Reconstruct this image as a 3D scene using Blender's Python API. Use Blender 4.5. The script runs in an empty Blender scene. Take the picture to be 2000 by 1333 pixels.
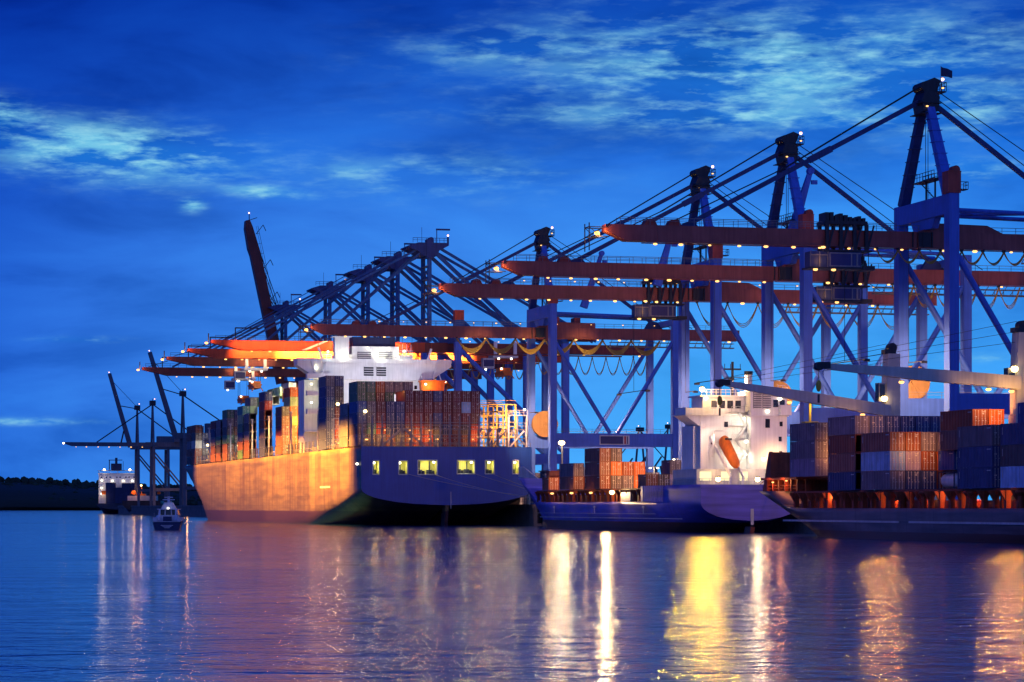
import bpy, bmesh, math, random
from mathutils import Vector, Matrix, noise as mnoise
random.seed(7)
R = math.radians
SC = bpy.context.scene
COL = SC.collection
# ---------------------------------------------------------------- frame of the quay
F = 5500.0                    # focal length in photo pixels (2000 px wide)
UC, VH, CAMH = 1000.0, 990.0, 5.0
PHI = math.atan(1357.0 / F)   # the quay runs away to the left by this angle
cP, sP = math.cos(PHI), math.sin(PHI)
QB = 184.0                    # distance of the quay edge from the camera, across the quay
QZ = 5.5                      # quay level above the water
def W(B, A, Z=0.0):           # landward of the quay edge, along the quay, height -> world
    b = B + QB
    return Vector((b * cP - A * sP, b * sP + A * cP, Z))
def A_at(u, B):               # where a line parallel to the quay edge is seen at column u
    k = (u - UC) / F
    b = B + QB
    return (b / (k * cP + sP) - b * sP) / cP
def Z_at(v, A, B):
    return CAMH + (VH - v) * ((B + QB) * sP + A * cP) / F

# ---------------------------------------------------------------- mesh builder
class MB:
    def __init__(s):
        s.v, s.f, s.m = [], [], []
    def add(s, vs, fs, mi=0):
        o = len(s.v)
        s.v += [tuple(p) for p in vs]
        for f in fs:
            s.f.append([i + o for i in f]); s.m.append(mi)
    def box(s, x0, x1, y0, y1, z0, z1, mi=0):
        s.add([(x0,y0,z0),(x1,y0,z0),(x1,y1,z0),(x0,y1,z0),(x0,y0,z1),(x1,y0,z1),(x1,y1,z1),(x0,y1,z1)],
              [(0,3,2,1),(4,5,6,7),(0,1,5,4),(1,2,6,5),(2,3,7,6),(3,0,4,7)], mi)
    def bar(s, p, q, w, h=None, mi=0, w2=None, h2=None):
        p, q = Vector(p), Vector(q); h = w if h is None else h
        w2 = w if w2 is None else w2; h2 = h if h2 is None else h2
        d = (q - p).normalized()
        up = Vector((0,0,1)) if abs(d.z) < .97 else Vector((0,1,0))
        sx = d.cross(up).normalized(); sz = sx.cross(d).normalized()
        vs = []
        for c, a, b in ((p, w, h), (q, w2, h2)):
            for i, j in ((-1,-1),(1,-1),(1,1),(-1,1)):
                vs.append(c + sx*(i*a/2) + sz*(j*b/2))
        s.add(vs, [(0,1,2,3),(7,6,5,4),(0,4,5,1),(1,5,6,2),(2,6,7,3),(3,7,4,0)], mi)
    def tube(s, p, q, r, r2=None, n=8, mi=0, cap=True):
        p, q = Vector(p), Vector(q); r2 = r if r2 is None else r2
        d = (q - p).normalized()
        up = Vector((0,0,1)) if abs(d.z) < .97 else Vector((0,1,0))
        sx = d.cross(up).normalized(); sz = sx.cross(d).normalized()
        vs = []
        for c, rr in ((p, r), (q, r2)):
            for k in range(n):
                a = 2*math.pi*k/n
                vs.append(c + sx*(rr*math.cos(a)) + sz*(rr*math.sin(a)))
        fs = [(k, n+k, n+(k+1)%n, (k+1)%n) for k in range(n)]
        if cap: fs += [tuple(range(n)), tuple(range(2*n-1, n-1, -1))]
        s.add(vs, fs, mi)
    def path(s, pts, r, n=6, mi=0):
        for a, b in zip(pts, pts[1:]): s.tube(a, b, r, n=n, mi=mi)
    def prism(s, pts, lo, hi, axis='y', mi=0):      # 2D outline pushed along an axis
        n = len(pts)
        def P(p, t):
            return (p[0], t, p[1]) if axis == 'y' else ((t, p[0], p[1]) if axis == 'x' else (p[0], p[1], t))
        vs = [P(p, lo) for p in pts] + [P(p, hi) for p in pts]
        fs = [tuple(range(n)), tuple(range(2*n-1, n-1, -1))]
        fs += [(k, n+k, n+(k+1)%n, (k+1)%n) for k in range(n)]
        s.add(vs, fs, mi)
    def sphere(s, c, r, mi=0, nu=10, nv=6, sc=(1,1,1)):
        vs = []
        for j in range(nv+1):
            t = math.pi*j/nv
            for i in range(nu):
                a = 2*math.pi*i/nu
                vs.append((c[0]+r*sc[0]*math.sin(t)*math.cos(a), c[1]+r*sc[1]*math.sin(t)*math.sin(a), c[2]+r*sc[2]*math.cos(t)))
        fs = [(j*nu+i, (j+1)*nu+i, (j+1)*nu+(i+1)%nu, j*nu+(i+1)%nu) for j in range(nv) for i in range(nu)]
        s.add(vs, fs, mi)
    def rail(s, p, q, h=1.1, step=2.5, r=.05, mi=0, mid=True):
        p, q = Vector(p), Vector(q); L = (q-p).length; n = max(1, int(round(L/step)))
        up = Vector((0,0,h))
        for k in range(n+1):
            c = p.lerp(q, k/n); s.bar(c, c+up, r, r, mi)
        s.bar(p+up, q+up, r*1.2, r*1.2, mi)
        if mid: s.bar(p+up*.55, q+up*.55, r*.9, r*.9, mi)
    def mesh(s, name, mats, smooth=False):
        me = bpy.data.meshes.new(name)
        me.from_pydata(s.v, [], s.f)
        for m in (mats if isinstance(mats, (list, tuple)) else [mats]): me.materials.append(m)
        me.polygons.foreach_set('material_index', s.m)
        bm = bmesh.new(); bm.from_mesh(me)
        bmesh.ops.recalc_face_normals(bm, faces=bm.faces)
        bm.to_mesh(me); bm.free()
        if smooth:
            for p in me.polygons: p.use_smooth = True
        me.update()
        return me
    def build(s, name, mats, parent=None, smooth=False, loc=None, rotz=None):
        o = bpy.data.objects.new(name, s.mesh(name, mats, smooth)); COL.objects.link(o)
        if parent is not None: o.parent = parent
        if loc is not None: o.location = loc
        if rotz is not None: o.rotation_euler = (0, 0, rotz)
        return o
def put(name, me, parent=None, loc=(0,0,0), rotz=0.0, rot=None, scale=None):
    o = bpy.data.objects.new(name, me); COL.objects.link(o)
    if parent is not None: o.parent = parent
    o.location = loc; o.rotation_euler = rot if rot else (0, 0, rotz)
    if scale: o.scale = scale
    return o
def tag(o, label, cat, group=None):
    o['label'] = label; o['category'] = cat
    if group: o['group'] = group
    return o
def thing(name, label, cat, loc, rotz=None, group=None):
    o = bpy.data.objects.new(name, None); COL.objects.link(o)
    o.empty_display_size = .5
    o.location = loc; o.rotation_euler = (0, 0, PHI if rotz is None else rotz)
    return tag(o, label, cat, group)
def point_light(loc, power, color, parent=None, radius=.4, spot=None, target=None, blend=.6):
    l = bpy.data.lights.new('lamp_light', 'SPOT' if spot else 'POINT')
    l.energy = power; l.color = color; l.shadow_soft_size = radius
    if spot: l.spot_size = R(spot); l.spot_blend = blend
    o = bpy.data.objects.new('lamp_light', l); COL.objects.link(o)
    if parent is not None: o.parent = parent
    o.location = loc
    if target is not None:
        o.rotation_euler = (Vector(target) - Vector(loc)).to_track_quat('-Z', 'Y').to_euler()
    return o

def flood(loc, power, color, parent, target, size=110, radius=.4, blend=.8):
    return point_light(loc, power, color, parent, radius, size, target, blend)
def strip(loc, length, along, power, color, parent, target, spread=45, width=.8):
    """one long added area light without a fixture, aimed at a line parallel to it"""
    l = bpy.data.lights.new('fill_strip', 'AREA'); l.shape = 'RECTANGLE'; l.size = length; l.size_y = width
    l.energy = power; l.color = color; l.spread = R(spread)
    o = bpy.data.objects.new('fill_strip', l); COL.objects.link(o); o.parent = parent
    x = Vector(along).normalized(); z = (Vector(loc) - Vector(target)).normalized(); y = z.cross(x).normalized()
    m = Matrix((x, y, z)).transposed().to_4x4(); m.translation = Vector(loc); o.matrix_local = m
    return o
# ---------------------------------------------------------------- materials
def new_mat(name):
    m = bpy.data.materials.new(name); m.use_nodes = True
    nt = m.node_tree; b = nt.nodes['Principled BSDF']
    return m, nt, b
def nd(nt, t, **kw):
    n = nt.nodes.new(t)
    for k, v in kw.items(): setattr(n, k, v)
    return n
def ramp(nt, src, stops):
    r = nd(nt, 'ShaderNodeValToRGB'); e = r.color_ramp.elements
    while len(e) < len(stops): e.new(.5)
    for i, (p, c) in enumerate(stops):
        e[i].position = p; e[i].color = (c[0], c[1], c[2], 1) if isinstance(c, (tuple, list)) else (c, c, c, 1)
    nt.links.new(src, r.inputs[0]); return r.outputs[0]
def mixc(nt, f, a, b, mode='MIX'):
    m = nd(nt, 'ShaderNodeMix', data_type='RGBA', blend_type=mode)
    for s, v in ((0, f), (6, a), (7, b)):
        if isinstance(v, bpy.types.NodeSocket): nt.links.new(v, m.inputs[s])
        elif s == 0: m.inputs[0].default_value = v
        else: m.inputs[s].default_value = (v[0], v[1], v[2], 1)
    return m.outputs[2]
def mth(nt, op, a, b=None, c=None):
    m = nd(nt, 'ShaderNodeMath', operation=op)
    for i, v in enumerate((a, b, c)):
        if v is None: continue
        if isinstance(v, bpy.types.NodeSocket): nt.links.new(v, m.inputs[i])
        else: m.inputs[i].default_value = v
    return m.outputs[0]
def paint(name, col, rough=.5, dirt=.35, scale=.6, streak=True, metal=0.0, rust=0.0, objcol=False, spec=.3):
    """weathered paint: mottling, rain streaks running down, optional rust patches"""
    m, nt, b = new_mat(name)
    tc = nd(nt, 'ShaderNodeTexCoord'); co = tc.outputs['Object']
    if objcol:
        oi = nd(nt, 'ShaderNodeObjectInfo'); base = oi.outputs['Color']
        va = nd(nt, 'ShaderNodeVectorMath', operation='ADD'); nt.links.new(tc.outputs['Object'], va.inputs[0])
        cm = nd(nt, 'ShaderNodeCombineXYZ'); nt.links.new(mth(nt, 'MULTIPLY', oi.outputs['Random'], 37.0), cm.inputs[0])
        nt.links.new(cm.outputs[0], va.inputs[1]); co = va.outputs[0]
    else:
        rgb = nd(nt, 'ShaderNodeRGB'); rgb.outputs[0].default_value = (*col, 1); base = rgb.outputs[0]
    n1 = nd(nt, 'ShaderNodeTexNoise'); n1.inputs['Scale'].default_value = scale; n1.inputs['Detail'].default_value = 6
    nt.links.new(co, n1.inputs['Vector'])
    mp = nd(nt, 'ShaderNodeMapping'); mp.inputs['Scale'].default_value = (2.2, 2.2, .12); nt.links.new(co, mp.inputs[0])
    n2 = nd(nt, 'ShaderNodeTexNoise'); n2.inputs['Scale'].default_value = 1.0; n2.inputs['Detail'].default_value = 4
    nt.links.new(mp.outputs[0], n2.inputs['Vector'])
    f = mth(nt, 'MULTIPLY', n1.outputs[0], n2.outputs[0]) if streak else n1.outputs[0]
    fac = ramp(nt, f, [(.12 if streak else .3, 1-dirt), (.42 if streak else .7, 1.12)])
    c = mixc(nt, 1.0, base, fac, 'MULTIPLY')
    if rust > 0:
        n3 = nd(nt, 'ShaderNodeTexNoise'); n3.inputs['Scale'].default_value = .35; n3.inputs['Detail'].default_value = 8
        nt.links.new(mp.outputs[0], n3.inputs['Vector'])
        c = mixc(nt, ramp(nt, n3.outputs[0], [(.62-rust*.15, 0.0), (.72, .75)]), c, (.16,.055,.025))
    nt.links.new(c, b.inputs['Base Color'])
    b.inputs['Roughness'].default_value = rough; b.inputs['Metallic'].default_value = metal
    b.inputs['Specular IOR Level'].default_value = spec
    return m
def emis(name, col, s):
    m, nt, b = new_mat(name)
    b.inputs['Base Color'].default_value = (.02,.02,.02,1)
    b.inputs['Emission Color'].default_value = (*col, 1); b.inputs['Emission Strength'].default_value = s
    return m
M = {}
M['crane_blue'] = paint('crane_blue_paint', (.06,.155,.60), .45, .22, .25)
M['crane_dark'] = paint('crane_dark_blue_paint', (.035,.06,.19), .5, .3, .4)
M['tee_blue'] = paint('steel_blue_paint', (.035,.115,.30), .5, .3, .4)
M['boom_red'] = paint('boom_red_paint', (.31,.085,.075), .5, .3, .3)
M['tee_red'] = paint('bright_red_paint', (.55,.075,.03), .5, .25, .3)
M['tee_dim'] = paint('unlit_red_paint', (.19,.038,.035), .5, .25, .3)  # same boom red, darkened for booms and girders out of the lamp light
M['box_red'] = paint('box_red_paint', (.42,.07,.05), .55, .3, .6)
M['far_grey'] = paint('far_crane_grey', (.10,.125,.17), .6, .3, .4)
M['steel'] = paint('galvanised_steel', (.22,.23,.26), .5, .3, .8)
M['dark'] = paint('dark_machinery', (.025,.03,.045), .5, .3, .8)
M['rope'] = paint('wire_rope', (.02,.022,.03), .6, .2, 2)
M['cable'] = paint('yellow_cable', (.42,.27,.06), .6, .2, 2)
M['reel'] = paint('cable_reel_tan', (.25,.145,.05), .6, .2, .6)
M['white'] = paint('ship_white', (.78,.78,.77), .45, .14, .35, rust=.0)
M['offwhite'] = paint('off_white', (.55,.56,.58), .5, .25, .5)
M['glass'] = paint('dark_window', (.012,.016,.025), .12, .2, 1, streak=False, spec=.6)
M['orange'] = paint('orange_paint', (.72,.16,.02), .45, .25, .7)
M['oxide'] = paint('red_oxide_paint', (.33,.075,.035), .6, .45, .8)
M['grey_deck'] = paint('deck_grey', (.13,.14,.16), .7, .4, .6)
M['jib'] = paint('jib_grey', (.52,.49,.45), .5, .2, .5)
M['yellow'] = paint('safety_yellow', (.62,.40,.05), .5, .25, .7)
M['lime'] = paint('mooring_deck_paint', (.50,.50,.18), .6, .2, .7)
M['cont'] = paint('container_paint', (1,1,1), .55, .42, .5, objcol=True)
M['lockbar'] = paint('locking_bar_steel', (.55,.55,.55), .4, .3, 2)
M['signblue'] = paint('sign_navy', (.035,.04,.15), .5, .1, 1)
M['signred'] = paint('sign_red', (.40,.03,.05), .5, .1, 1)
M['rubber'] = paint('fender_rubber', (.012,.012,.013), .8, .3, 1)
M['navy'] = paint('navy_paint', (.02,.03,.10), .45, .3, .5)
M['lampw'] = emis('lamp_warm_glow', (1,.50,.15), 2.6)
M['lampb'] = emis('lamp_bright_glow', (1,.70,.28), 9)
M['lampc'] = emis('lamp_white_glow', (1,.90,.66), 6)
M['lampr'] = emis('lamp_beacon_glow', (1,.55,.42), 4)
M['lampg'] = emis('lamp_greenish_glow', (.95,1,.55), 12)
WARM, SODIUM, WHITE = (1,.58,.22), (1,.42,.08), (1,.88,.66)
# shared little meshes
def _lampmesh(name, r, mats, flat=.55):
    b = MB(); b.sphere((0,0,0), r, 0, 10, 6, (1,1,flat)); b.box(-r*.5, r*.5, -r*.5, r*.5, r*flat*.6, r*flat*1.2, 1)
    return b.mesh(name, mats, True)
ME = {}
ME['boom_lamp'] = _lampmesh('boom_lamp', .43, [M['lampw'], M['dark']])
ME['deck_lamp'] = _lampmesh('deck_lamp', .24, [M['lampw'], M['dark']])
ME['white_lamp'] = _lampmesh('white_lamp', .36, [M['lampc'], M['dark']], .9)
ME['flood_lamp'] = _lampmesh('flood_lamp', .55, [M['lampb'], M['dark']], .9)
M['lampo'] = emis('lamp_sodium_glow', (1,.42,.09), 4.5)
ME['tip_lamp'] = _lampmesh('tip_lamp', .5, [M['lampo'], M['dark']], .7)
ME['beacon'] = _lampmesh('beacon', .3, [M['lampr'], M['dark']], 1)
# ---------------------------------------------------------------- camera
cam = bpy.data.cameras.new('camera'); co_ = bpy.data.objects.new('camera', cam); COL.objects.link(co_)
co_.location = (0, 0, CAMH); co_.rotation_euler = (R(90), 0, 0)
cam.sensor_width = 36; cam.lens = 36*F/2000; cam.shift_y = (VH - 666.5)/2000
cam.clip_start = 1; cam.clip_end = 20000
SC.camera = co_
SC.view_settings.view_transform = 'Standard'; SC.view_settings.look = 'None'
SC.view_settings.exposure = 0; SC.view_settings.gamma = 1
SC.cycles.use_denoising = True
SC.cycles.max_bounces = 5; SC.cycles.diffuse_bounces = 2; SC.cycles.glossy_bounces = 3
SC.cycles.sample_clamp_indirect = 4; SC.cycles.caustics_reflective = False; SC.cycles.caustics_refractive = False
# ---------------------------------------------------------------- dusk sky with cloud bands
w = bpy.data.worlds.new('World'); SC.world = w; w.use_nodes = True
nt = w.node_tree; bg = nt.nodes['Background']
tc = nd(nt, 'ShaderNodeTexCoord'); sep = nd(nt, 'ShaderNodeSeparateXYZ'); nt.links.new(tc.outputs['Generated'], sep.inputs[0])
dx, dy, dz = sep.outputs
rxy = mth(nt, 'SQRT', mth(nt, 'ADD', mth(nt, 'MULTIPLY', dx, dx), mth(nt, 'MULTIPLY', dy, dy)))
az = mth(nt, 'ARCTAN2', dx, dy); el = mth(nt, 'ARCTAN2', dz, rxy)
# brightness falls with height; a little brighter to the right of the picture
g1 = ramp(nt, mth(nt, 'MULTIPLY', mth(nt, 'ADD', el, .02), 2.5),
          [(0, (.055,.33,.90)), (.10, (.066,.31,.92)), (.22, (.050,.245,.86)), (.36, (.014,.13,.67)), (.50, (.003,.05,.42)), (1, (.003,.05,.38))])
lr = ramp(nt, mth(nt, 'ADD', mth(nt, 'MULTIPLY', az, 2.4), .5), [(0, (.22,.42,.74)), (.32, (.85,.92,.98)), (.6, (1.1,1.1,1.05)), (.8, (1.1,1.25,1.08)), (1, (.6,1.0,1.0))])
sky = mixc(nt, 1.0, g1, lr, 'MULTIPLY')
def cxyz(a, b, c=0.0):
    n = nd(nt, 'ShaderNodeCombineXYZ')
    for i, v in enumerate((a, b, c)):
        if isinstance(v, bpy.types.NodeSocket): nt.links.new(v, n.inputs[i])
        else: n.inputs[i].default_value = v
    return n.outputs[0]
def noise(vec, scale, detail=6, rough=.55, dist=0):
    n = nd(nt, 'ShaderNodeTexNoise'); nt.links.new(vec, n.inputs['Vector'])
    n.inputs['Scale'].default_value = scale; n.inputs['Detail'].default_value = detail
    n.inputs['Roughness'].default_value = rough; n.inputs['Distortion'].default_value = dist
    return n.outputs[0]
def bump2(a0, e0, sa, se, slope=0.0):
    p = mth(nt, 'DIVIDE', mth(nt, 'SUBTRACT', az, a0), sa)
    q0 = mth(nt, 'SUBTRACT', mth(nt, 'SUBTRACT', el, e0), mth(nt, 'MULTIPLY', mth(nt, 'SUBTRACT', az, a0), slope))
    q = mth(nt, 'DIVIDE', q0, se)
    s = mth(nt, 'ADD', mth(nt, 'MULTIPLY', p, p), mth(nt, 'MULTIPLY', q, q))
    return mth(nt, 'POWER', 2.718, mth(nt, 'MULTIPLY', s, -1.0))
def px(u, v): return ((u-UC)/F, (VH-v)/F)
vec = cxyz(mth(nt, 'MULTIPLY', az, 1.0), mth(nt, 'MULTIPLY', el, 4.2))
n1 = noise(vec, 24, 8, .58, .12); n2 = noise(vec, 70, 7, .6, .1)
nn = mth(nt, 'ADD', mth(nt, 'MULTIPLY', n1, .7), mth(nt, 'MULTIPLY', n2, .3))
nbig = noise(cxyz(az, mth(nt, 'MULTIPLY', el, 3.2), 3.0), 11, 6, .55, .3)
mask = None
for (u, v, su, sv, k, sl) in [(1480,150,380,95,1.0,-.04), (1720,120,260,70,.7,0), (1500,235,420,26,.9,-.02), (1060,100,230,40,.5,.05), (1850,215,170,50,.8,0),
                          (215,305,230,46,1.35,-.07), (10,245,75,28,1.3,-.1), (40,290,80,40,.8,0), (520,380,80,12,.9,-.06), (378,406,22,12,1.1,0), (1900,345,90,20,.5,0), (690,340,70,22,.5,0),
                          (150,668,70,6,.5,0), (60,826,120,7,.6,0), (1950,705,150,8,.45,0), (820,345,260,40,.35,0)]:
    a0, e0 = px(u, v)
    t = mth(nt, 'MULTIPLY', bump2(a0, e0, su/F, sv/F, sl), k)
    mask = t if mask is None else mth(nt, 'MAXIMUM', mask, t)
cl = mth(nt, 'MULTIPLY', mask, ramp(nt, nn, [(.44, 0.0), (.51, .5), (.58, 1.0)]))
cl = mth(nt, 'MINIMUM', mth(nt, 'MULTIPLY', cl, .95), 1.0)
glow = mth(nt, 'MULTIPLY', mask, .30)
sky = mixc(nt, glow, sky, (.012,.25,.70))
veil = ramp(nt, nbig, [(.36, (.48,.64,.76)), (.5, (.96,.98,.99)), (.66, (1.25,1.25,1.12))])
sky = mixc(nt, 1.0, sky, veil, 'MULTIPLY')
a0, e0 = px(1500, 860)
sky = mixc(nt, mth(nt, 'MULTIPLY', bump2(a0, e0, 620/F, 330/F), .72), sky, (.055,.44,.98))
a0, e0 = px(700, 560)
sky = mixc(nt, mth(nt, 'MULTIPLY', bump2(a0, e0, 520/F, 260/F), .25), sky, (.06,.30,.90))
sky = mixc(nt, cl, sky, (.17,.55,.80))
sky = mixc(nt, mth(nt, 'MULTIPLY', cl, ramp(nt, n2, [(.48, 0.0), (.66, .75)])), sky, (.36,.75,.86))
# afterglow behind the camera: paler, with a mauve band low down
back = mth(nt, 'MULTIPLY', ramp(nt, mth(nt, 'ADD', mth(nt, 'MULTIPLY', dy, -.5), .5), [(.45, 0.0), (.75, 1.0)]), ramp(nt, el, [(0, 1.0), (.7, .25)]))
sky = mixc(nt, back, sky, (.13,.235,.82))
nt.links.new(sky, bg.inputs[0]); bg.inputs[1].default_value = 1.0
# ---------------------------------------------------------------- water
def make_water():
    m, nt, b = new_mat('water_surface')
    b.inputs['Base Color'].default_value = (.004,.034,.15,1)
    b.inputs['IOR'].default_value = 1.33; b.inputs['Roughness'].default_value = .13
    ge = nd(nt, 'ShaderNodeNewGeometry')
    mp = nd(nt, 'ShaderNodeMapping'); mp.inputs['Scale'].default_value = (1.1, .62, 1); nt.links.new(ge.outputs['Position'], mp.inputs[0])
    a = nd(nt, 'ShaderNodeTexNoise'); a.inputs['Scale'].default_value = 1.0; a.inputs['Detail'].default_value = 5; a.inputs['Roughness'].default_value = .6
    nt.links.new(mp.outputs[0], a.inputs['Vector'])
    mp2 = nd(nt, 'ShaderNodeMapping'); mp2.inputs['Scale'].default_value = (.012, .035, 1); nt.links.new(ge.outputs['Position'], mp2.inputs[0])
    c = nd(nt, 'ShaderNodeTexNoise'); c.inputs['Scale'].default_value = 1.0; c.inputs['Detail'].default_value = 3
    nt.links.new(mp2.outputs[0], c.inputs['Vector'])
    k = ramp(nt, c.outputs[0], [(.35, .45), (.65, 1.0)])
    mp3 = nd(nt, 'ShaderNodeMapping'); mp3.inputs['Scale'].default_value = (.16, .21, 1); mp3.inputs['Rotation'].default_value = (0, 0, .25); nt.links.new(ge.outputs['Position'], mp3.inputs[0])
    d = nd(nt, 'ShaderNodeTexNoise'); d.inputs['Scale'].default_value = 1.0; d.inputs['Detail'].default_value = 4; d.inputs['Roughness'].default_value = .65; d.inputs['Distortion'].default_value = .4
    nt.links.new(mp3.outputs[0], d.inputs['Vector'])
    h = mth(nt, 'ADD', mth(nt, 'MULTIPLY', a.outputs[0], mth(nt, 'MULTIPLY', k, .75)), mth(nt, 'MULTIPLY', d.outputs[0], 2.3))
    bp = nd(nt, 'ShaderNodeBump'); bp.inputs['Strength'].default_value = .5; bp.inputs['Distance'].default_value = .34
    nt.links.new(h, bp.inputs['Height']); nt.links.new(bp.outputs[0], b.inputs['Normal'])
    nt.links.new(ramp(nt, c.outputs[0], [(.3, .06), (.7, .11)]), b.inputs['Roughness'])
    s = MB(); s.add([(-6000,-300,0),(6000,-300,0),(6000,9500,0),(-6000,9500,0)], [(0,1,2,3)])
    o = s.build('river_water', m); o['kind'] = 'structure'
make_water()
# ---------------------------------------------------------------- quay
def make_quay():
    m = paint('quay_concrete', (.22,.21,.20), .85, .45, .35)
    s = MB(); s.box(0, 700, -200, 1780, -4, QZ); s.box(-.25, .0, -200, 1780, 4.6, QZ+.12)
    o = s.build('quay', m, loc=W(0,0,0), rotz=PHI); o['kind'] = 'structure'
    fm = MB(); fm.box(-1.0, -.27, -.9, .9, .6, 4.4); fm.box(-.27, 0.0, -.5, .5, 1.2, 3.8)
    for k in range(3): fm.box(-1.06, -1.0, -.8, .8, 1.0+k*1.2, 1.5+k*1.2)
    me = fm.mesh('fender', M['rubber'])
    for k, A in enumerate((683, 693, 703, 713)):
        tag(put('fender', me, None, W(-.01,A,0), PHI), 'black rubber fender block on the quay wall between the moored ships', 'fender', 'fenders along the quay wall')
make_quay()
# ---------------------------------------------------------------- far shore with woods
def far_shore():
    hm, nt, b = new_mat('dark_hill_soil'); b.inputs['Base Color'].default_value = (.02,.03,.025,1); b.inputs['Roughness'].default_value = .9
    s = MB(); n = 60; Y0 = 3900
    prof = lambda t: 40 + 6*math.sin(t*5+1) + 5*math.sin(t*13+2) + 5*mnoise.noise((t*9,1,0))
    vs, fs = [], []
    for i in range(n+1):
        t = i/n; x = -1500 + 1500*t
        for j, (yy, hf) in enumerate(((0,0),(6,.12),(90,.75),(200,1),(500,1.0),(900,0))):
            vs.append((x, Y0+yy+40*mnoise.noise((t*6,j,2)), prof(t)*hf - (.5 if j == 0 else 0)))
    for i in range(n):
        for j in range(5): fs.append((i*6+j, (i+1)*6+j, (i+1)*6+j+1, i*6+j+1))
    s.add(vs, fs); o = s.build('far_river_bank', hm, smooth=True); o['kind'] = 'structure'
    lm = paint('dark_foliage', (.035,.06,.035), .85, .6, .06, streak=False)
    s = MB(); rnd = random.Random(3)
    for k in range(2600):
        t = rnd.random(); x = -1500+1500*t; j = rnd.random()
        h = prof(t); y = Y0+15+j*240; z = h*(.15+.85*min(1, j*1.1))
        r = rnd.uniform(2.8, 6.0)*(1.3 if rnd.random() < .1 else 1)
        o0 = len(s.v); nu, nv = 6, 4
        s.sphere((x, y, z+r*.55), r, 0, nu, nv, (1, 1, rnd.uniform(.85,1.5)))
        for q in range(o0, len(s.v)):
            p = Vector(s.v[q]); d = 1 + .35*mnoise.noise(p*.25)
            c = Vector((x, y, z+r*.55)); s.v[q] = tuple(c + (p-c)*d)
    o = s.build('distant_wood', lm); o['kind'] = 'stuff'
far_shore()
# ================================================================ quay cranes
LRND = random.Random(12)
def lamps_along(parent, x0, x1, n, z, y=0.0, me='boom_lamp', name='boom_lamp'):
    for k in range(n):
        f = LRND.uniform(.65, 1.15); put(name, ME[me], parent, (x0+(x1-x0)*k/max(1, n-1)+LRND.uniform(-.4,.4), y, z), 0, None, (f, f, f*.9))
def festoon(parent, x0, pitch, n, z, depth, y=0.0, strands=3, r=.07, mat='cable'):
    s = MB()
    for q in range(strands):
        pts = []
        for k in range(15):
            t = k/14
            pts.append((t*pitch, (q-(strands-1)/2)*.22, -(depth*(1-.07*q))*(1-(2*t-1)**2)))
        s.path(pts, r, 5)
    s.box(-.18, .18, -.4, .4, -.05, .35, 1)
    me = s.mesh('festoon_cable', [M[mat], M['dark']])
    for k in range(n): put('festoon_cable', me, parent, (x0+k*pitch, y, z))

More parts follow.
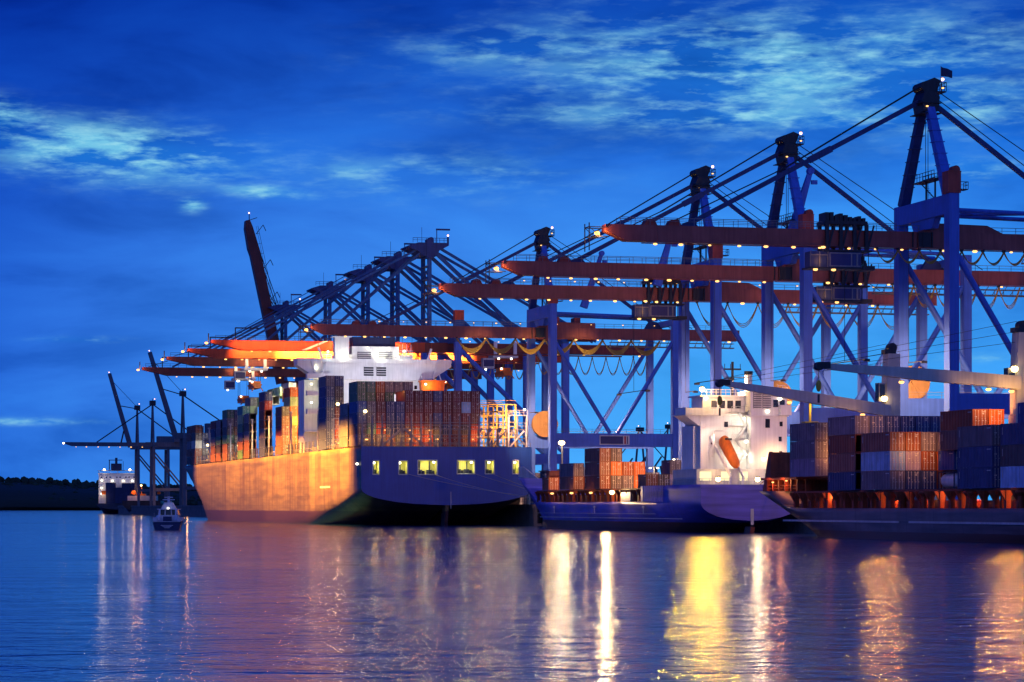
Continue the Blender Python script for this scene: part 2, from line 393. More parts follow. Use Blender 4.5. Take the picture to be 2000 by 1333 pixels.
def slim_crane(cr):
    """single box girder crane; x = landward from the waterside rail, y = along the quay"""
    A0 = cr['A']; hy = 11.5; G = 33.5; q = QZ
    t = thing('container_crane', cr['label'], 'crane', W(3.5, A0, q), None, 'blue quay cranes with slim mast and single red boom')
    blue, red, dk = M['crane_blue'], M['boom_red'], M['crane_dark']
    L = lambda z: z - q
    for sy in (-1, 1):
        s = MB(); s.box(-.9, .9, sy*hy-1.2, sy*hy+1.2, .0, L(58.3))
        for z in (18, 30, 42, 55): s.box(-.93, .93, sy*hy-1.23, sy*hy+1.23, L(z), L(z)+.14)
        s.build('leg', blue, t)
        s = MB(); s.box(G-.8, G+.8, sy*hy-1.05, sy*hy+1.05, .0, L(54.8))
        for z in (18, 30, 42): s.box(G-.83, G+.83, sy*hy-1.08, sy*hy+1.08, L(z), L(z)+.14)
        s.build('leg', blue, t)
        s = MB(); s.box(.92, G-.82, sy*hy-.8, sy*hy+.8, L(20.8), L(24.3)); s.build('portal_beam', blue, t)
        s = MB(); s.rail((1.2, sy*hy-.7, L(24.3)), (G-1, sy*hy-.7, L(24.3)), 1.1, 3, .06); s.build('handrail', M['steel'], t)
        for xa, xb in ((.6, G*.47), (G-.5, G*.53)):
            s = MB(); s.tube((xa, sy*(hy-.3), L(48.6)), (xb, sy*(hy-.3), L(24.4)), .55, n=10); s.build('brace', blue, t)
    for x in (0, G):
        s = MB(); s.box(x-.7, x+.7, -hy+1.22, hy-1.22, .6, 2.6); s.build('sill_beam', blue, t)
    s = MB(); s.prism([(-hy+1.22, L(54.9)), (hy-1.22, L(54.9)), (hy-1.22, L(58.2)), (-hy+1.22, L(58.2))], -.88, .88, 'x')
    s.prism([(-4.2, L(53.1)), (4.2, L(53.1)), (5.5, L(54.88)), (-5.5, L(54.88))], -.6, .6, 'x')
    s.build('cross_beam', blue, t)
    s = MB(); s.box(G-.75, G+.75, -hy+1.08, hy-1.08, L(53.2), L(54.7)); s.build('cross_beam', blue, t)
    for y in (-4.5, 4.5):
        s = MB(); s.tube((.9, y, L(56.4)), (G, y, L(55.6)), .38); s.build('tie_tube', blue, t)
    s = MB(); s.tube((.9, -4.5, L(56.4)), (G*.5, 4.5, L(56)), .25); s.tube((.9, 4.5, L(56.2)), (G*.5, -4.5, L(55.9)), .25)
    s.tube((G*.5, 4.5, L(55.9)), (G, -4.5, L(55.7)), .25); s.tube((G*.5, -4.5, L(56.1)), (G, 4.5, L(55.5)), .25); s.build('tie_brace', blue, t)
    # boom and girder
    T = cr.get('tip', 58.2)
    s = MB(); s.prism([(-T, L(52.75)), (-T-.1, L(51.6)), (-T+3.6, L(50)), (-2.2, L(50)), (-2.2, L(52.7)), ], -1.3, 1.3)
    s.box(-T+7, -2.2, -1.55, -1.31, L(49.82), L(49.98)); s.box(-T+7, -2.2, 1.31, 1.55, L(49.82), L(49.98))
    for k in range(9): s.box(-T+9+k*6, -T+9.12+k*6, -1.36, -1.3, L(50.02), L(52.66))
    s.build('boom', red, t)
    s = MB(); gb = cr.get('back', 55)
    s.box(-2.0, gb, -1.3, 1.3, L(50), L(52.72)); s.box(-2.0, gb, -1.55, -1.31, L(49.82), L(49.98)); s.box(-2, gb, 1.31, 1.55, L(49.82), L(49.98))
    s.prism([(-1.5, L(52.74)), (14, L(52.74)), (11, L(54.1)), (1.5, L(54.3))], -1.1, 1.1)
    s.build('girder', red, t)
    s = MB(); s.box(-1.9, .4, -1.5, -1.32, L(50.1), L(52.6)); s.box(-3.1, -2.9, -1.6, -1.34, L(50), L(52.7)); s.box(-1.2, -1.0, -1.6, -1.52, L(50), L(52.7)); s.box(.5, .7, -1.6, -1.34, L(50), L(52.7))
    s.build('hinge', M['dark'], t)
    s = MB()
    for y in (-1.25, 1.25): s.rail((-T+2.5, y, L(52.75)), (gb-1 if y > 0 else -6, y, L(52.75)), 1.25, 2.6, .075)
    s.build('handrail', M['steel'], t)
    # tip platform with end lamp
    s = MB()
    for z in (50.6, 52.2): s.bar((-T-3, -1.4, L(z)), (-T+.3, -1.4, L(z)), .14); s.bar((-T-3, 1.4, L(z)), (-T+.3, 1.4, L(z)), .14); s.bar((-T-3, -1.4, L(z)), (-T-3, 1.4, L(z)), .14)
    for y in (-1.4, 1.4): s.bar((-T-3, y, L(48.2)), (-T-3, y, L(52.9)), .16); s.bar((-T-3, y, L(52.2)), (-T-1, y, L(50.6)), .1)
    s.build('tip_platform', M['dark'], t)
    put('tip_lamp', ME['tip_lamp'], t, (-T-1.4, -.6, L(51.2)))
    point_light((-T-1.2, -1.7, L(51)), 900, SODIUM, t, .3)
    lamps_along(t, -T+8.6, -5, 10, L(49.55), -1.0)
    lamps_along(t, 3, gb-3, 9, L(49.55), -1.0)
    if cr.get('toplamps'): lamps_along(t, -T+18, -6, 7, L(53.6), -1.3, 'deck_lamp', 'walkway_lamp'); lamps_along(t, 4, 40, 5, L(53.6), -1.3, 'deck_lamp', 'walkway_lamp')
    for x in (-50.3, -46):
        s = MB(); s.prism([(x-1.2, L(52.74)), (x+1.2, L(52.74)), (x+.7, L(53.7)), (x-.7, L(53.7))], -1.1, 1.1); s.tube((x, -1.2, L(53.5)), (x, 1.2, L(53.5)), .35); s.build('sheave_block', M['box_red'], t)
    # mast
    for sy in (-1, 1):
        s = MB(); s.bar((0, sy*(hy-1.2), L(58.2)), (0, sy*1.5, L(74.6)), 1.75, 1.75, 0, 1.35, 1.35)
        for k in range(6):
            f = .2+.13*k; p = Vector((0, sy*(hy-1.2), L(58.2))).lerp(Vector((0, sy*1.5, L(74.6))), f)
            s.box(p.x-.98, p.x+1.05, p.y-.98, p.y+.98, p.z-.06, p.z+.06)
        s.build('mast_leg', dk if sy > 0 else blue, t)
    s = MB(); s.prism([(-1.2, L(73.6)), (1.3, L(73.6)), (1.6, L(75.2)), (1.0, L(77)), (-1.1, L(77)), (-1.6, L(75.6))], -2.4, 2.4)
    s.prism([(-1.2, L(77)), (1.2, L(77)), (2.0, L(79.0)), (.8, L(79.5)), (-.6, L(78.8))], -2.0, 2.0)
    s.box(.6, 3.0, -2, 2, L(77.0), L(77.2)); s.rail((3, -2, L(77.2)), (3, 2, L(77.2)), 1.5, 1, .09); s.rail((1.2, -2, L(77.2)), (3, -2, L(77.2)), 1.5, 1, .09)
    s.tube((-.9, -2.05, L(78)), (-.9, 2.05, L(78)), .8, n=12); s.tube((1.1, -2.05, L(76)), (1.1, 2.05, L(76)), .7, n=12)
    for z in (73.2, 75): s.box(-1.9, 2.0, -2.7, 2.7, L(z), L(z)+.12)
    s.build('mast_head', M['dark'], t)
    put('beacon', ME['beacon'], t, (2.5, -1.5, L(79.3))); put('deck_lamp', ME['deck_lamp'], t, (-.8, -2.6, L(74.4))); put('deck_lamp', ME['deck_lamp'], t, (2.3, -2.1, L(77.7)))
    s = MB()
    s.bar((-1.3, 0, L(75.4)), (-43.4, 0, L(53.1)), .62, .8); s.bar((-17.5, 0, L(66.8)), (-21.5, 0, L(64.7)), .8, 1.15)
    s.prism([(-45, L(52.74)), (-41.6, L(52.74)), (-42.6, L(53.7)), (-44, L(53.4))], -.5, .5); s.build('forestay', dk, t)
    s = MB()
    s.bar((1.3, 0, L(75.3)), (31, 0, L(54.2)), .62, .8); s.prism([(28.5, L(52.74)), (33.5, L(52.74)), (32, L(54.6)), (30, L(55))], -.6, .6); s.build('backstay', dk, t)
    s = MB()
    for y in (-.8, .8): s.tube((-1.6, y, L(77.8)), (-26, y, L(63.2)), .10, n=5); s.tube((-26, y, L(63.2)), (-46, y, L(53.6)), .08, n=5)
    for dz_, xe in ((77.4, 42), (76, 36)): s.tube((2.2, 0, L(dz_)), (xe, 0, L(53)), .09, n=5)
    s.tube((.2, -.5, L(73.5)), (.2, -.5, L(58.5)), .06, n=4); s.tube((.2, .6, L(73.5)), (.2, .6, L(58.5)), .06, n=4)
    s.build('hoist_rope', M['rope'], t)
    # landing between the mast legs
    s = MB(); s.box(-.6, 1.6, -5.2, 5.2, L(61.6), L(61.75)); s.rail((-.6, -5.2, L(61.75)), (-.6, 5.2, L(61.75)), 1.3, 1.3, .08); s.rail((1.6, -5.2, L(61.75)), (1.6, 5.2, L(61.75)), 1.3, 1.3, .08)
    for y in (-3, 1): s.bar((.5, y, L(58.3)), (.5, y, L(61.6)), .25)
    s.bar((.5, -3, L(58.3)), (.5, 3.4, L(61.6)), .14)
    for k in range(9): s.box(.2, .9, -1.5+k*.35, -1.45+k*.35, L(58.3)+k*.36, L(58.36)+k*.36)
    s.build('mast_landing', M['dark'], t)
    s = MB(); s.box(-1.15, 1.15, -hy-1.35, -hy+1.35, L(58.32), L(61.9)); s.box(-1.2, 1.2, -hy-1.4, -hy+1.4, L(61.9), L(62.05)); s.tube((.5, -hy-.8, L(62.3)), (.5, -hy+.8, L(62.3)), .75, n=12)
    s.build('winch_house', M['box_red'], t)
    s = MB(); s.box(1.16, 2.6, -hy-1, -hy+1, L(58.9), L(59.05)); s.rail((2.6, -hy-1, L(59.05)), (2.6, -hy+1, L(59.05)), 1.2, 1, .08); s.rail((1.2, -hy-1, L(59.05)), (2.6, -hy-1, L(59.05)), 1.2, 1.2, .08); s.build('winch_balcony', M['dark'], t)
    # trolley and cab
    if cr.get('trolley') is not None:
        tx = cr['trolley']
        s = MB(); rnd = random.Random(int(tx*10)+1)
        s.box(tx-4.2, tx+3.6, -2.1, 2.1, L(53.6), L(54.2))
        for k in range(9):
            x0 = tx-4+k*.85; s.box(x0, x0+rnd.uniform(.4,.8), -1.9, rnd.uniform(-.5,1.9), L(54.2), L(54.2)+rnd.uniform(.4,1.5))
        for x0 in (tx-4, tx-1.5, tx+1, tx+3.2):
            s.box(x0, x0+.6, -2.1, -1.62, L(49.2), L(53.6)); s.box(x0, x0+.6, 1.62, 2.1, L(49.2), L(53.6))
            s.bar((x0+.5, -2.0, L(49.3)), (x0+1.6, -2.0, L(53.5)), .25)
        s.box(tx-4.4, tx+4.4, -2.2, 2.2, L(48.9), L(49.2))
        tr = s.build('trolley', M['dark'], t)
        s = MB(); s.box(tx-7.0, tx+2.6, -2.3, 1.8, L(45.9), L(46.2), 0); s.box(tx-3.6, tx+2.4, -2.2, 1.7, L(46.2), L(48.8), 2)
        s.box(tx-3.2, tx+.5, -2.26, -2.2, L(46.5), L(48.5), 1)
        for a, b2 in ((tx-3.4, tx-3.2), (tx+.5, tx+.7), (tx+1.5, tx+1.8)): s.box(a, b2, -2.32, -2.2, L(46.3), L(48.7), 3)
        for z in (46.3, 48.5): s.box(tx-3.2, tx+2.2, -2.31, -2.2, L(z), L(z)+.2, 3)
        s.box(tx-6.6, tx-3.62, -1.9, 1.4, L(46.2), L(48.9), 2)
        for xx in (tx-6.85, tx-5.2, tx-3.7): s.box(xx, xx+.15, -2.1, -1.92, L(46.2), L(48.9), 3)
        s.box(tx-6.9, tx-3.6, -2.05, -1.9, L(48.2), L(48.4), 3)
        cb = s.build('operator_cab', [M['dark'], M['signblue'], M['crane_dark'], M['steel']], tr)
        for xx, zz in ((tx-5.8, 45.75), (tx-2.5, 45.75), (tx-4.4, 49.6)): put('cab_lamp', ME['boom_lamp'], tr, (xx, -1.8, L(zz)))
        point_light((tx-5, -3.2, L(47.3)), 70, SODIUM, t, .3)
        s = MB()
        for xx in (tx+3, tx+4): 
            for yy in (-1.5, 1.5): s.tube((xx, yy, L(49)), (xx, yy, L(46.5)), .07, n=4)
        s.box(tx+2.8, tx+5, -2, 2, L(45.8), L(46.5)); s.build('hoist_block', M['dark'], tr)
    if cr.get('reel') is not None:
        xr, zr = cr['reel']
        s = MB()
        for y0, y1, r0 in ((-.5, -.35, 3.55), (.35, .5, 3.55), (-.35, .35, 2.9)): s.tube((xr, y0+hy-2.5, L(zr)), (xr, y1+hy-2.5, L(zr)), r0, n=36)
        s.tube((xr, hy-3.4, L(zr)), (xr, hy-1.4, L(zr)), .5, n=12)
        for k in range(16):
            a = math.pi*k/8; s.bar((xr+.7*math.cos(a), hy-3.02, L(zr)+.7*math.sin(a)), (xr+3.4*math.cos(a), hy-3.02, L(zr)+3.4*math.sin(a)), .13, .1)
        for k in range(36):
            a, b2 = math.pi*k/18, math.pi*(k+1)/18; s.bar((xr+3.45*math.cos(a), hy-3.03, L(zr)+3.45*math.sin(a)), (xr+3.45*math.cos(b2), hy-3.03, L(zr)+3.45*math.sin(b2)), .25, .16)
        rl = s.build('cable_reel', M['reel'], t)
        s = MB(); s.bar((xr-1.6, hy-1.9, L(24.3)), (xr, hy-1.9, L(zr)), .35); s.bar((xr+1.6, hy-1.9, L(24.3)), (xr, hy-1.9, L(zr)), .35); s.build('reel_bracket', M['crane_dark'], rl)
    if cr.get('arm') is not None:
        xa, z0, xb, z1 = cr['arm']
        s = MB(); s.bar((xa, -4, L(z0)), (xb, -4, L(z1)), 1.5, 1.9, 0, .7, .9)
        s.tube((xb, -4.6, L(z1)), (xb, -3.4, L(z1)), .7, n=12); s.box(xb+.2, xb+1.4, -4.3, -3.7, L(z1)-2.6, L(z1)-1.8)
        s.build('boom_latch_arm', blue, t)
    fx = cr.get('festoon')
    if fx: festoon(t, fx[0], fx[1], fx[2], L(49.5), fx[3], -1.2, fx[4] if len(fx) > 4 else 3, fx[5] if len(fx) > 5 else .08)
    if fx and len(fx) > 4:
        for k in range(3): flood((fx[0]+6+k*14, -9, L(46)), 2600, (1,.62,.16), t, (fx[0]+6+k*14, -1, L(47.5)), 75, .3)  # added spots that brighten the cable loops, no fixture there
    if cr.get('flag'):
        s = MB(); s.tube((2.2, -1.5, L(77)), (2.2, -1.5, L(81.6)), .07, n=6); fp = s.build('flagpole', M['steel'], t)
        s = MB(); n = 8; vs = []
        for i in range(n+1):
            x = i/n*2.1; dyv = .16*math.sin(i*1.1)
            for zz in (0, 1): vs += [(2.25+x, -1.5+dyv, L(79.9)-.3*i/n+zz*1.6-.3*(i/n)*zz)]
        s.add(vs, [(2*i, 2*i+2, 2*i+3, 2*i+1) for i in range(n)])
        fl = s.build('flag', M['navy'], fp); md = fl.modifiers.new('thickness', 'SOLIDIFY'); md.thickness = .04
    # added spots for the warm light on the legs; the pendants are made up
    for x, y, tx_, ty_, p in ((-3.2, -7, 0, hy, 16000), (-15, -hy+1, 0, -hy, 15000), (-15, hy, 0, hy, 9000), (27, -7, G, hy, 15000), (13, -hy+2, G, -hy, 7000)):
        if x < 0:
            s = MB(); s.tube((x, 0, L(50)), (x, 0, L(30.1)), .05, n=5); s.bar((x, min(0, y), L(30)), (x, max(0, y), L(30)), .15); s.box(x-.5, x+.5, y-.3, y+.3, L(29.6), L(30.0)); s.build('added_pendant', M['dark'], t)
        flood((x, y, L(29)), p*cr.get('glow', 2.6), (1,.50,.27), t, (tx_, ty_, L(24)), 120, .6)
    # plate on the near portal beam
    if cr.get('sign'):
        xs = cr['sign']; y = -hy-.8
        s = MB(); s.box(xs, xs+8.2, y-.06, y-.003, L(21.3), L(23.8), 0); s.box(xs+.25, xs+6.4, y-.09, y-.061, L(21.55), L(23.55), 1); s.box(xs+6.75, xs+7.2, y-.09, y-.061, L(21.55), L(23.55), 2); s.box(xs+7.5, xs+7.75, y-.09, y-.061, L(21.55), L(23.55), 1)
        s.build('sign_plate', [M['offwhite'], M['signblue'], M['signred']], t)
    # walkway seen end on at the back of the girder
    s = MB()
    for z in (48.2, 49.3): s.bar((20, 3.2, L(z)), (gb, 3.2, L(z)), .16); s.bar((20, 4.6, L(z)), (gb, 4.6, L(z)), .16)
    for k in range(int((gb-20)/2)+1): s.bar((20+2*k, 3.2, L(48.2)), (20+2*k, 3.2, L(49.3)), .1); s.bar((20+2*k, 1.3, L(50)), (20+2*k, 4.6, L(48.2)), .1)
    s.box(20, gb, 3.1, 4.7, L(48.0), L(48.15)); s.build('service_walkway', M['steel'], t)
    return t
C1 = slim_crane(dict(A=459, trolley=-15.2, reel=None, flag=True, festoon=(-9.6, 3.95, 8, 2.3),
    label='blue quay crane nearest the camera, its mast topped by a small dark flag'))
C2 = slim_crane(dict(A=531.7, trolley=12.5, reel=(30.5, 30.4), arm=(-.5, 58.3, 3.6, 71.5), festoon=(22, 4.6, 6, 4.4),
    label='blue quay crane second from the right, with a raised latch arm beside its mast'))
C3 = slim_crane(dict(A=588.5, toplamps=True, trolley=-8.5, reel=(21, 29.6), arm=(-11, 52.8, -7.8, 64), festoon=(-1, 7.0, 7, 5.2),
    label='blue quay crane directly behind the white wheelhouse of the small blue ship'))
C4 = slim_crane(dict(A=727, toplamps=True, tip=62.2, trolley=None, reel=(3.2, 27.3), arm=(10.5, 58, 15.5, 72.5), festoon=(-23.5, 8.0, 7, 3.9, 5, .16), sign=12.6,
    label='blue quay crane beside the big stern, navy plate on its portal beam'))

def tee_crane(cr):
    """taller crane with a twin post mast under a wide tapered head"""
    A0 = cr['A']; hy = 12; G = 33.5; q = QZ; L = lambda z: z - q
    t = thing('container_crane', cr['label'], 'crane', W(3.5, A0, q), None, 'tall quay cranes with flat topped twin post masts')
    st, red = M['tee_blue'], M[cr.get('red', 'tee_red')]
    for sy in (-1, 1):
        for x in (0, G):
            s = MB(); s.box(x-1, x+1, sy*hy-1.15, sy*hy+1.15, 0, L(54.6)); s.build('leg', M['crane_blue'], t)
        s = MB(); s.box(1.02, G-1.02, sy*hy-.8, sy*hy+.8, L(18), L(21)); s.build('portal_beam', M['crane_blue'], t)
        s = MB(); s.tube((1, sy*(hy-.2), L(52)), (G-1, sy*(hy-.2), L(22)), .75, n=10); s.build('brace', M['crane_blue'], t)
    for x in (0, G):
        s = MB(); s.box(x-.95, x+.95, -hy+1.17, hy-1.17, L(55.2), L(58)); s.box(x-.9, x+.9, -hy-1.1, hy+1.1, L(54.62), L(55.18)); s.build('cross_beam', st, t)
    T = cr['tip']
    if not cr.get('raised'):
        s = MB(); s.prism([(-T, L(54.9)), (-T, L(54.0)), (-T+9, L(52)), (-8, L(52)), (-8, L(54.9))], -2.0, 2.0)
        for k in range(int(T/7)): s.box(-T+11+k*7, -T+11.15+k*7, -2.08, -2.0, L(52.05), L(54.85))
        if cr.get('stripe'):
            xs = cr['stripe']; s.add([(xs, -2.02, L(52.1)), (xs+1.6, -2.02, L(52.1)), (xs+8.1, -2.02, L(54.85)), (xs+6.5, -2.02, L(54.85))], [(0,1,2,3)], 1)
        s.build('boom', [red, M['white']], t)
        s = MB(); s.rail((-T+1, -1.9, L(54.9)), (-9, -1.9, L(54.9)), 1.3, 3, .09)
        s.bar((-T+7, -1.9, L(54.9)), (-T+7, -1.9, L(58.6)), .3); s.bar((-T+7, -1.9, L(58.5)), (-T+14, -1.9, L(58.5)), .35); s.bar((-T-1, -1.5, L(54.2)), (-T-1, -1.5, L(56.8)), .3)
        s.bar((-T+2, -1.9, L(55)), (-T+9, -1.9, L(57.2)), .22)
        s.build('handrail', M['dark'], t)
        put('tip_lamp', ME['tip_lamp'], t, (-T-1.6, -1.2, L(53.9))); point_light((-T-1.6, -2.6, L(54)), 900, SODIUM, t, .3)
        lamps_along(t, -T+12, -14, 10, L(51.6), -1.6)
        hinge = None
    else:
        al = R(cr['raised']); Lb = cr['len']; hx, hz = -8.0, 54.0
        D = Vector((-math.cos(al), 0, math.sin(al))); N = Vector((math.sin(al), 0, math.cos(al)))
        P = lambda a, n, y: (hx + D.x*a + N.x*n, y, L(hz) + D.z*a + N.z*n)
        s = MB(); vs = []
        for a, n0, n1 in ((0, -1.9, 2.2), (Lb-14, -1.9, 2.2), (Lb-11, -2.3, 1.9), (Lb-3, -1.9, 1.2), (Lb, -1.0, .6)):
            for n_, y in ((n0, -2.4), (n1, -2.4), (n1, 2.4), (n0, 2.4)): vs.append(P(a, n_, y))
        fs = [(0,1,2,3), (19,18,17,16)]
        for k in range(4):
            for j in range(4): fs.append((4*k+j, 4*k+4+j, 4*k+4+(j+1)%4, 4*k+(j+1)%4))
        s.add(vs, fs)
        for a in (12, 24, 36): s.add([P(a, -1.9, -2.42), P(a+.3, -1.9, -2.42), P(a+.3, 2.2, -2.42), P(a, 2.2, -2.42)], [(0,1,2,3)])
        s.build('raised_boom', red, t)
        s = MB()
        for a in range(4, int(Lb)-2, 4): s.bar(P(a, 1.9, -1.9), P(a, 3.3, -1.9), .12)
        s.bar(P(3, 3.3, -1.9), P(Lb-3, 3.3, -1.9), .14); s.bar(P(3, 2.6, -1.9), P(Lb-3, 2.6, -1.9), .1)
        for a in (Lb-6, Lb-20, Lb-33): s.bar(P(a, 2, -1.5), P(a+3, 5.5, -1.5), .25); s.bar(P(a+3, 5.5, -1.5), P(a+.5, 6.1, -1.5), .25)
        s.bar(P(Lb-1, .5, 0), P(Lb+2.5, 1.2, 0), .3); s.bar(P(Lb, 1, 0), P(Lb+.4, 4, 0), .25)
        s.build('handrail', M['dark'], t)
        put('beacon', ME['beacon'], t, P(Lb+2.8, 1.2, 0))
        s = MB()
        for y in (-2.5, 2.5): s.tube(P(Lb-14, 1.9, y), (-9, y, L(83)), .16, n=5); s.tube(P(Lb-30, 1.9, y), (-9, y, L(82)), .16, n=5)
        s.build('forestay', M['rope'], t)
    gb = cr.get('back', 50)
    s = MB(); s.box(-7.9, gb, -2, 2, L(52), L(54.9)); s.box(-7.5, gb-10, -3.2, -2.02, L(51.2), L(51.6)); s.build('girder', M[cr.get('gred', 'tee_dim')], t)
    lamps_along(t, -2, gb-4, 8, L(51.6), -1.8)
    for k in range(5): put('beam_lamp', ME['boom_lamp'], t, (3+k*6.6, -hy-1, L(21.4)))
    for k in range(4): put('beam_lamp', ME['deck_lamp'], t, (6+k*9, -2.1, L(55.4)))
    for y in (-4.6, 4.6):
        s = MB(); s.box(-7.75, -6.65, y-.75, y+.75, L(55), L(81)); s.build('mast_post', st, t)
    s = MB()
    for z in (58, 62, 66, 70, 74, 78): s.box(-7.9, -6.5, -3.75, 3.75, L(z), L(z)+.25)
    for k, z in enumerate((58, 62, 66, 70, 74)):
        a, b2 = (-3.6, 3.6) if k % 2 else (3.6, -3.6); s.bar((-7.2, a, L(z)+.2), (-7.2, b2, L(z+4)), .22)
    s.build('mast_stair', M['steel'], t)
    s = MB(); s.prism([(-9.4, L(81)), (-5, L(81)), (-4.4, L(82.6)), (-1.4, L(84.2)), (-1.4, L(85)), (-10.8, L(85)), (-14, L(84)), (-14, L(83.6)), (-10.4, L(82.2))], -5.8, 5.8)
    s.box(-8.3, -6.1, -6.05, -3.3, L(80.4), L(86.0)); s.tube((-6.9, -6, L(85.9)), (-6.9, -3.4, L(85.9)), .8, n=12)
    s.rail((-12.5, -5.7, L(85)), (-1.5, -5.7, L(85)), 1.4, 1.4, .11)
    s.bar((-5, -5, L(85)), (-5, -5, L(89.2)), .22); s.bar((-5.2, -5, L(89.1)), (-.9, -5, L(89.1)), .5)
    s.bar((-9, -2, L(85)), (-9, -2, L(90)), .1); s.bar((-1.6, -5.4, L(84.5)), (-1.6, -5.4, L(86.8)), .5)
    s.build('mast_head', M['crane_dark'], t)
    put('beacon', ME['beacon'], t, (-1.6, -5.4, L(87.3)))
    for y in (-4.6, 4.6):
        if not cr.get('raised'):
            s = MB()
            s.bar((-10, y, L(83.4)), (-T+11, y*.35, L(55.2)), .4, .55); s.bar((-9.5, y, L(82.4)), (-T*.55, y*.35, L(55.2)), .4, .55)
            s.bar((-11, y*.6, L(84.8)), (-T*.72, y*.3, L(60.5)), .16, .16); s.build('forestay', st, t)
        s = MB(); s.bar((-3.5, y, L(83.2)), (46, y*.4, L(56)), .6, .8); s.build('backstay', st, t)
        s = MB(); s.bar((-5, y, L(81.8)), (25, y*.7, L(55.2)), .8, 1.05); s.build('backstay', st, t)
    if cr.get('house'):
        s = MB(); s.box(27, 45, -4.5, 4.5, L(56.2), L(61.5)); s.box(30, 34, -3, 3, L(61.5), L(64.5)); s.box(39, 41, -2, 2, L(61.5), L(63.2)); s.build('machinery_house', M['box_red'], t)
    if cr.get('hut'):
        s = MB(); s.box(-1.2, 1.6, -hy-1.4, -hy+1.4, L(58.1), L(61.2), 1); s.box(-1.2, 1.6, -hy-1.4, -hy+1.4, L(61.2), L(64.2), 0); s.build('winch_house', [M['tee_red'], st], t)
    if cr.get('trolley') is not None:
        tx = cr['trolley']
        s = MB(); s.box(tx-4, tx+4, -3, 3, L(50.6), L(51.4)); s.box(tx-3.6, tx-2.6, -2.9, -2.2, L(51.4), L(55.4)); s.box(tx+2.6, tx+3.6, -2.9, -2.2, L(51.4), L(55.4))
        tr = s.build('trolley', M['white'], t)
        s = MB(); s.box(tx-7, tx-3.4, -2.6, 0, L(47.3), L(50.4), 0); s.box(tx-6.8, tx-3.6, -2.66, -2.6, L(47.9), L(49.9), 1); s.build('operator_cab', [M['offwhite'], M['signblue']], tr)
        for xx in (-6, -2, 2): put('cab_lamp', ME['white_lamp'], tr, (tx+xx, -2.2, L(47.0 if xx < -4 else 50.3)))
        zs = cr.get('spreader', 43.0)
        s = MB()
        for xx in (-2, 2):
            for yy in (-2, 2): s.tube((tx+xx*.8, yy, L(50.6)), (tx+xx*.8, yy*1.2, L(zs+2.4)), .07, n=4)
        s.build('hoist_rope', M['rope'], tr)
        s = MB(); s.box(tx-1.7, tx+1.7, -2.6, 2.6, L(zs+1.4), L(zs+2.5)); s.prism([(tx-1.7, L(zs+1.4)), (tx+1.7, L(zs+1.4)), (tx+1.25, L(zs+.5)), (tx-1.25, L(zs+.5))], -5.5, 5.5)
        s.box(tx-1.25, tx+1.25, -6.2, 6.2, L(zs), L(zs+.5))
        for xx in (-1, 1): s.bar((tx+xx*1.25, -6, L(zs)), (tx+xx*1.9, -6.2, L(zs-1)), .3)
        s.build('spreader', M['orange'], tr)
        put('cab_lamp', ME['white_lamp'], tr, (tx-1.3, -3.0, L(zs+2.2)))
    for x, y, z, p, c in cr.get('lights', ()):
        if z > 40:
            strip((x, -9, L(56.8)), y, (1,0,0), p, c, t, (x, -2, L(53.2)), 40)  # added strip light in the air before the boom, to brighten it
        else: flood((x, y-6, L(z)), p, c, t, (x, hy, L(26)), 120, .5)
    fx = cr.get('festoon')
    if fx: festoon(t, fx[0], fx[1], fx[2], L(51.2), fx[3], -2.6, 2, .11)
    return t
FL = [(-30, -6, 49.5, 9000, SODIUM), (-50, -6, 49.5, 7000, SODIUM)]
tee_crane(dict(A=840, tip=73.0, stripe=-46, hut=True, house=True, trolley=17, spreader=45, festoon=(27, 4.4, 8, 5.6), back=64, lights=[(-52, 30, 47, 1500, (1,.30,.07)), (-26, 24, 46, 2200, (1,.32,.08)), (-4, 0, 30, 9000, WARM), (29, 0, 30, 9000, WARM)],
    label='tall quay crane over the large ship\'s bridge, red boom with pale slanting stripe'))
tee_crane(dict(A=888, tip=74.0, trolley=10, lights=[(-52, 16, 48, 1400, (1,.40,.08)), (-32, 26, 48, 14000, (1,.60,.07)), (6, 22, 48, 13000, (1,.60,.07)), (-4, 0, 30, 8000, WARM)], festoon=(10, 3.6, 8, 5.0), red='tee_red', gred='tee_red',
    label='second tall crane beyond the large ship\'s bridge, its boom lit yellow by floodlights'))
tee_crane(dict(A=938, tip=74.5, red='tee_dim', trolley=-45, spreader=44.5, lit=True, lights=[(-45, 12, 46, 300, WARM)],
    label='third tall crane, unlit red boom with lit trolley and low hanging spreader'))
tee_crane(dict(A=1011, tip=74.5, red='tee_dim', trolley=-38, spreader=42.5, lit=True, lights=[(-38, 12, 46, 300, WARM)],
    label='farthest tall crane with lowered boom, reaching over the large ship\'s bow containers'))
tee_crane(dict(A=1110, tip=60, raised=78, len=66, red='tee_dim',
    label='tall crane with its dark red boom raised almost upright against the sky'))

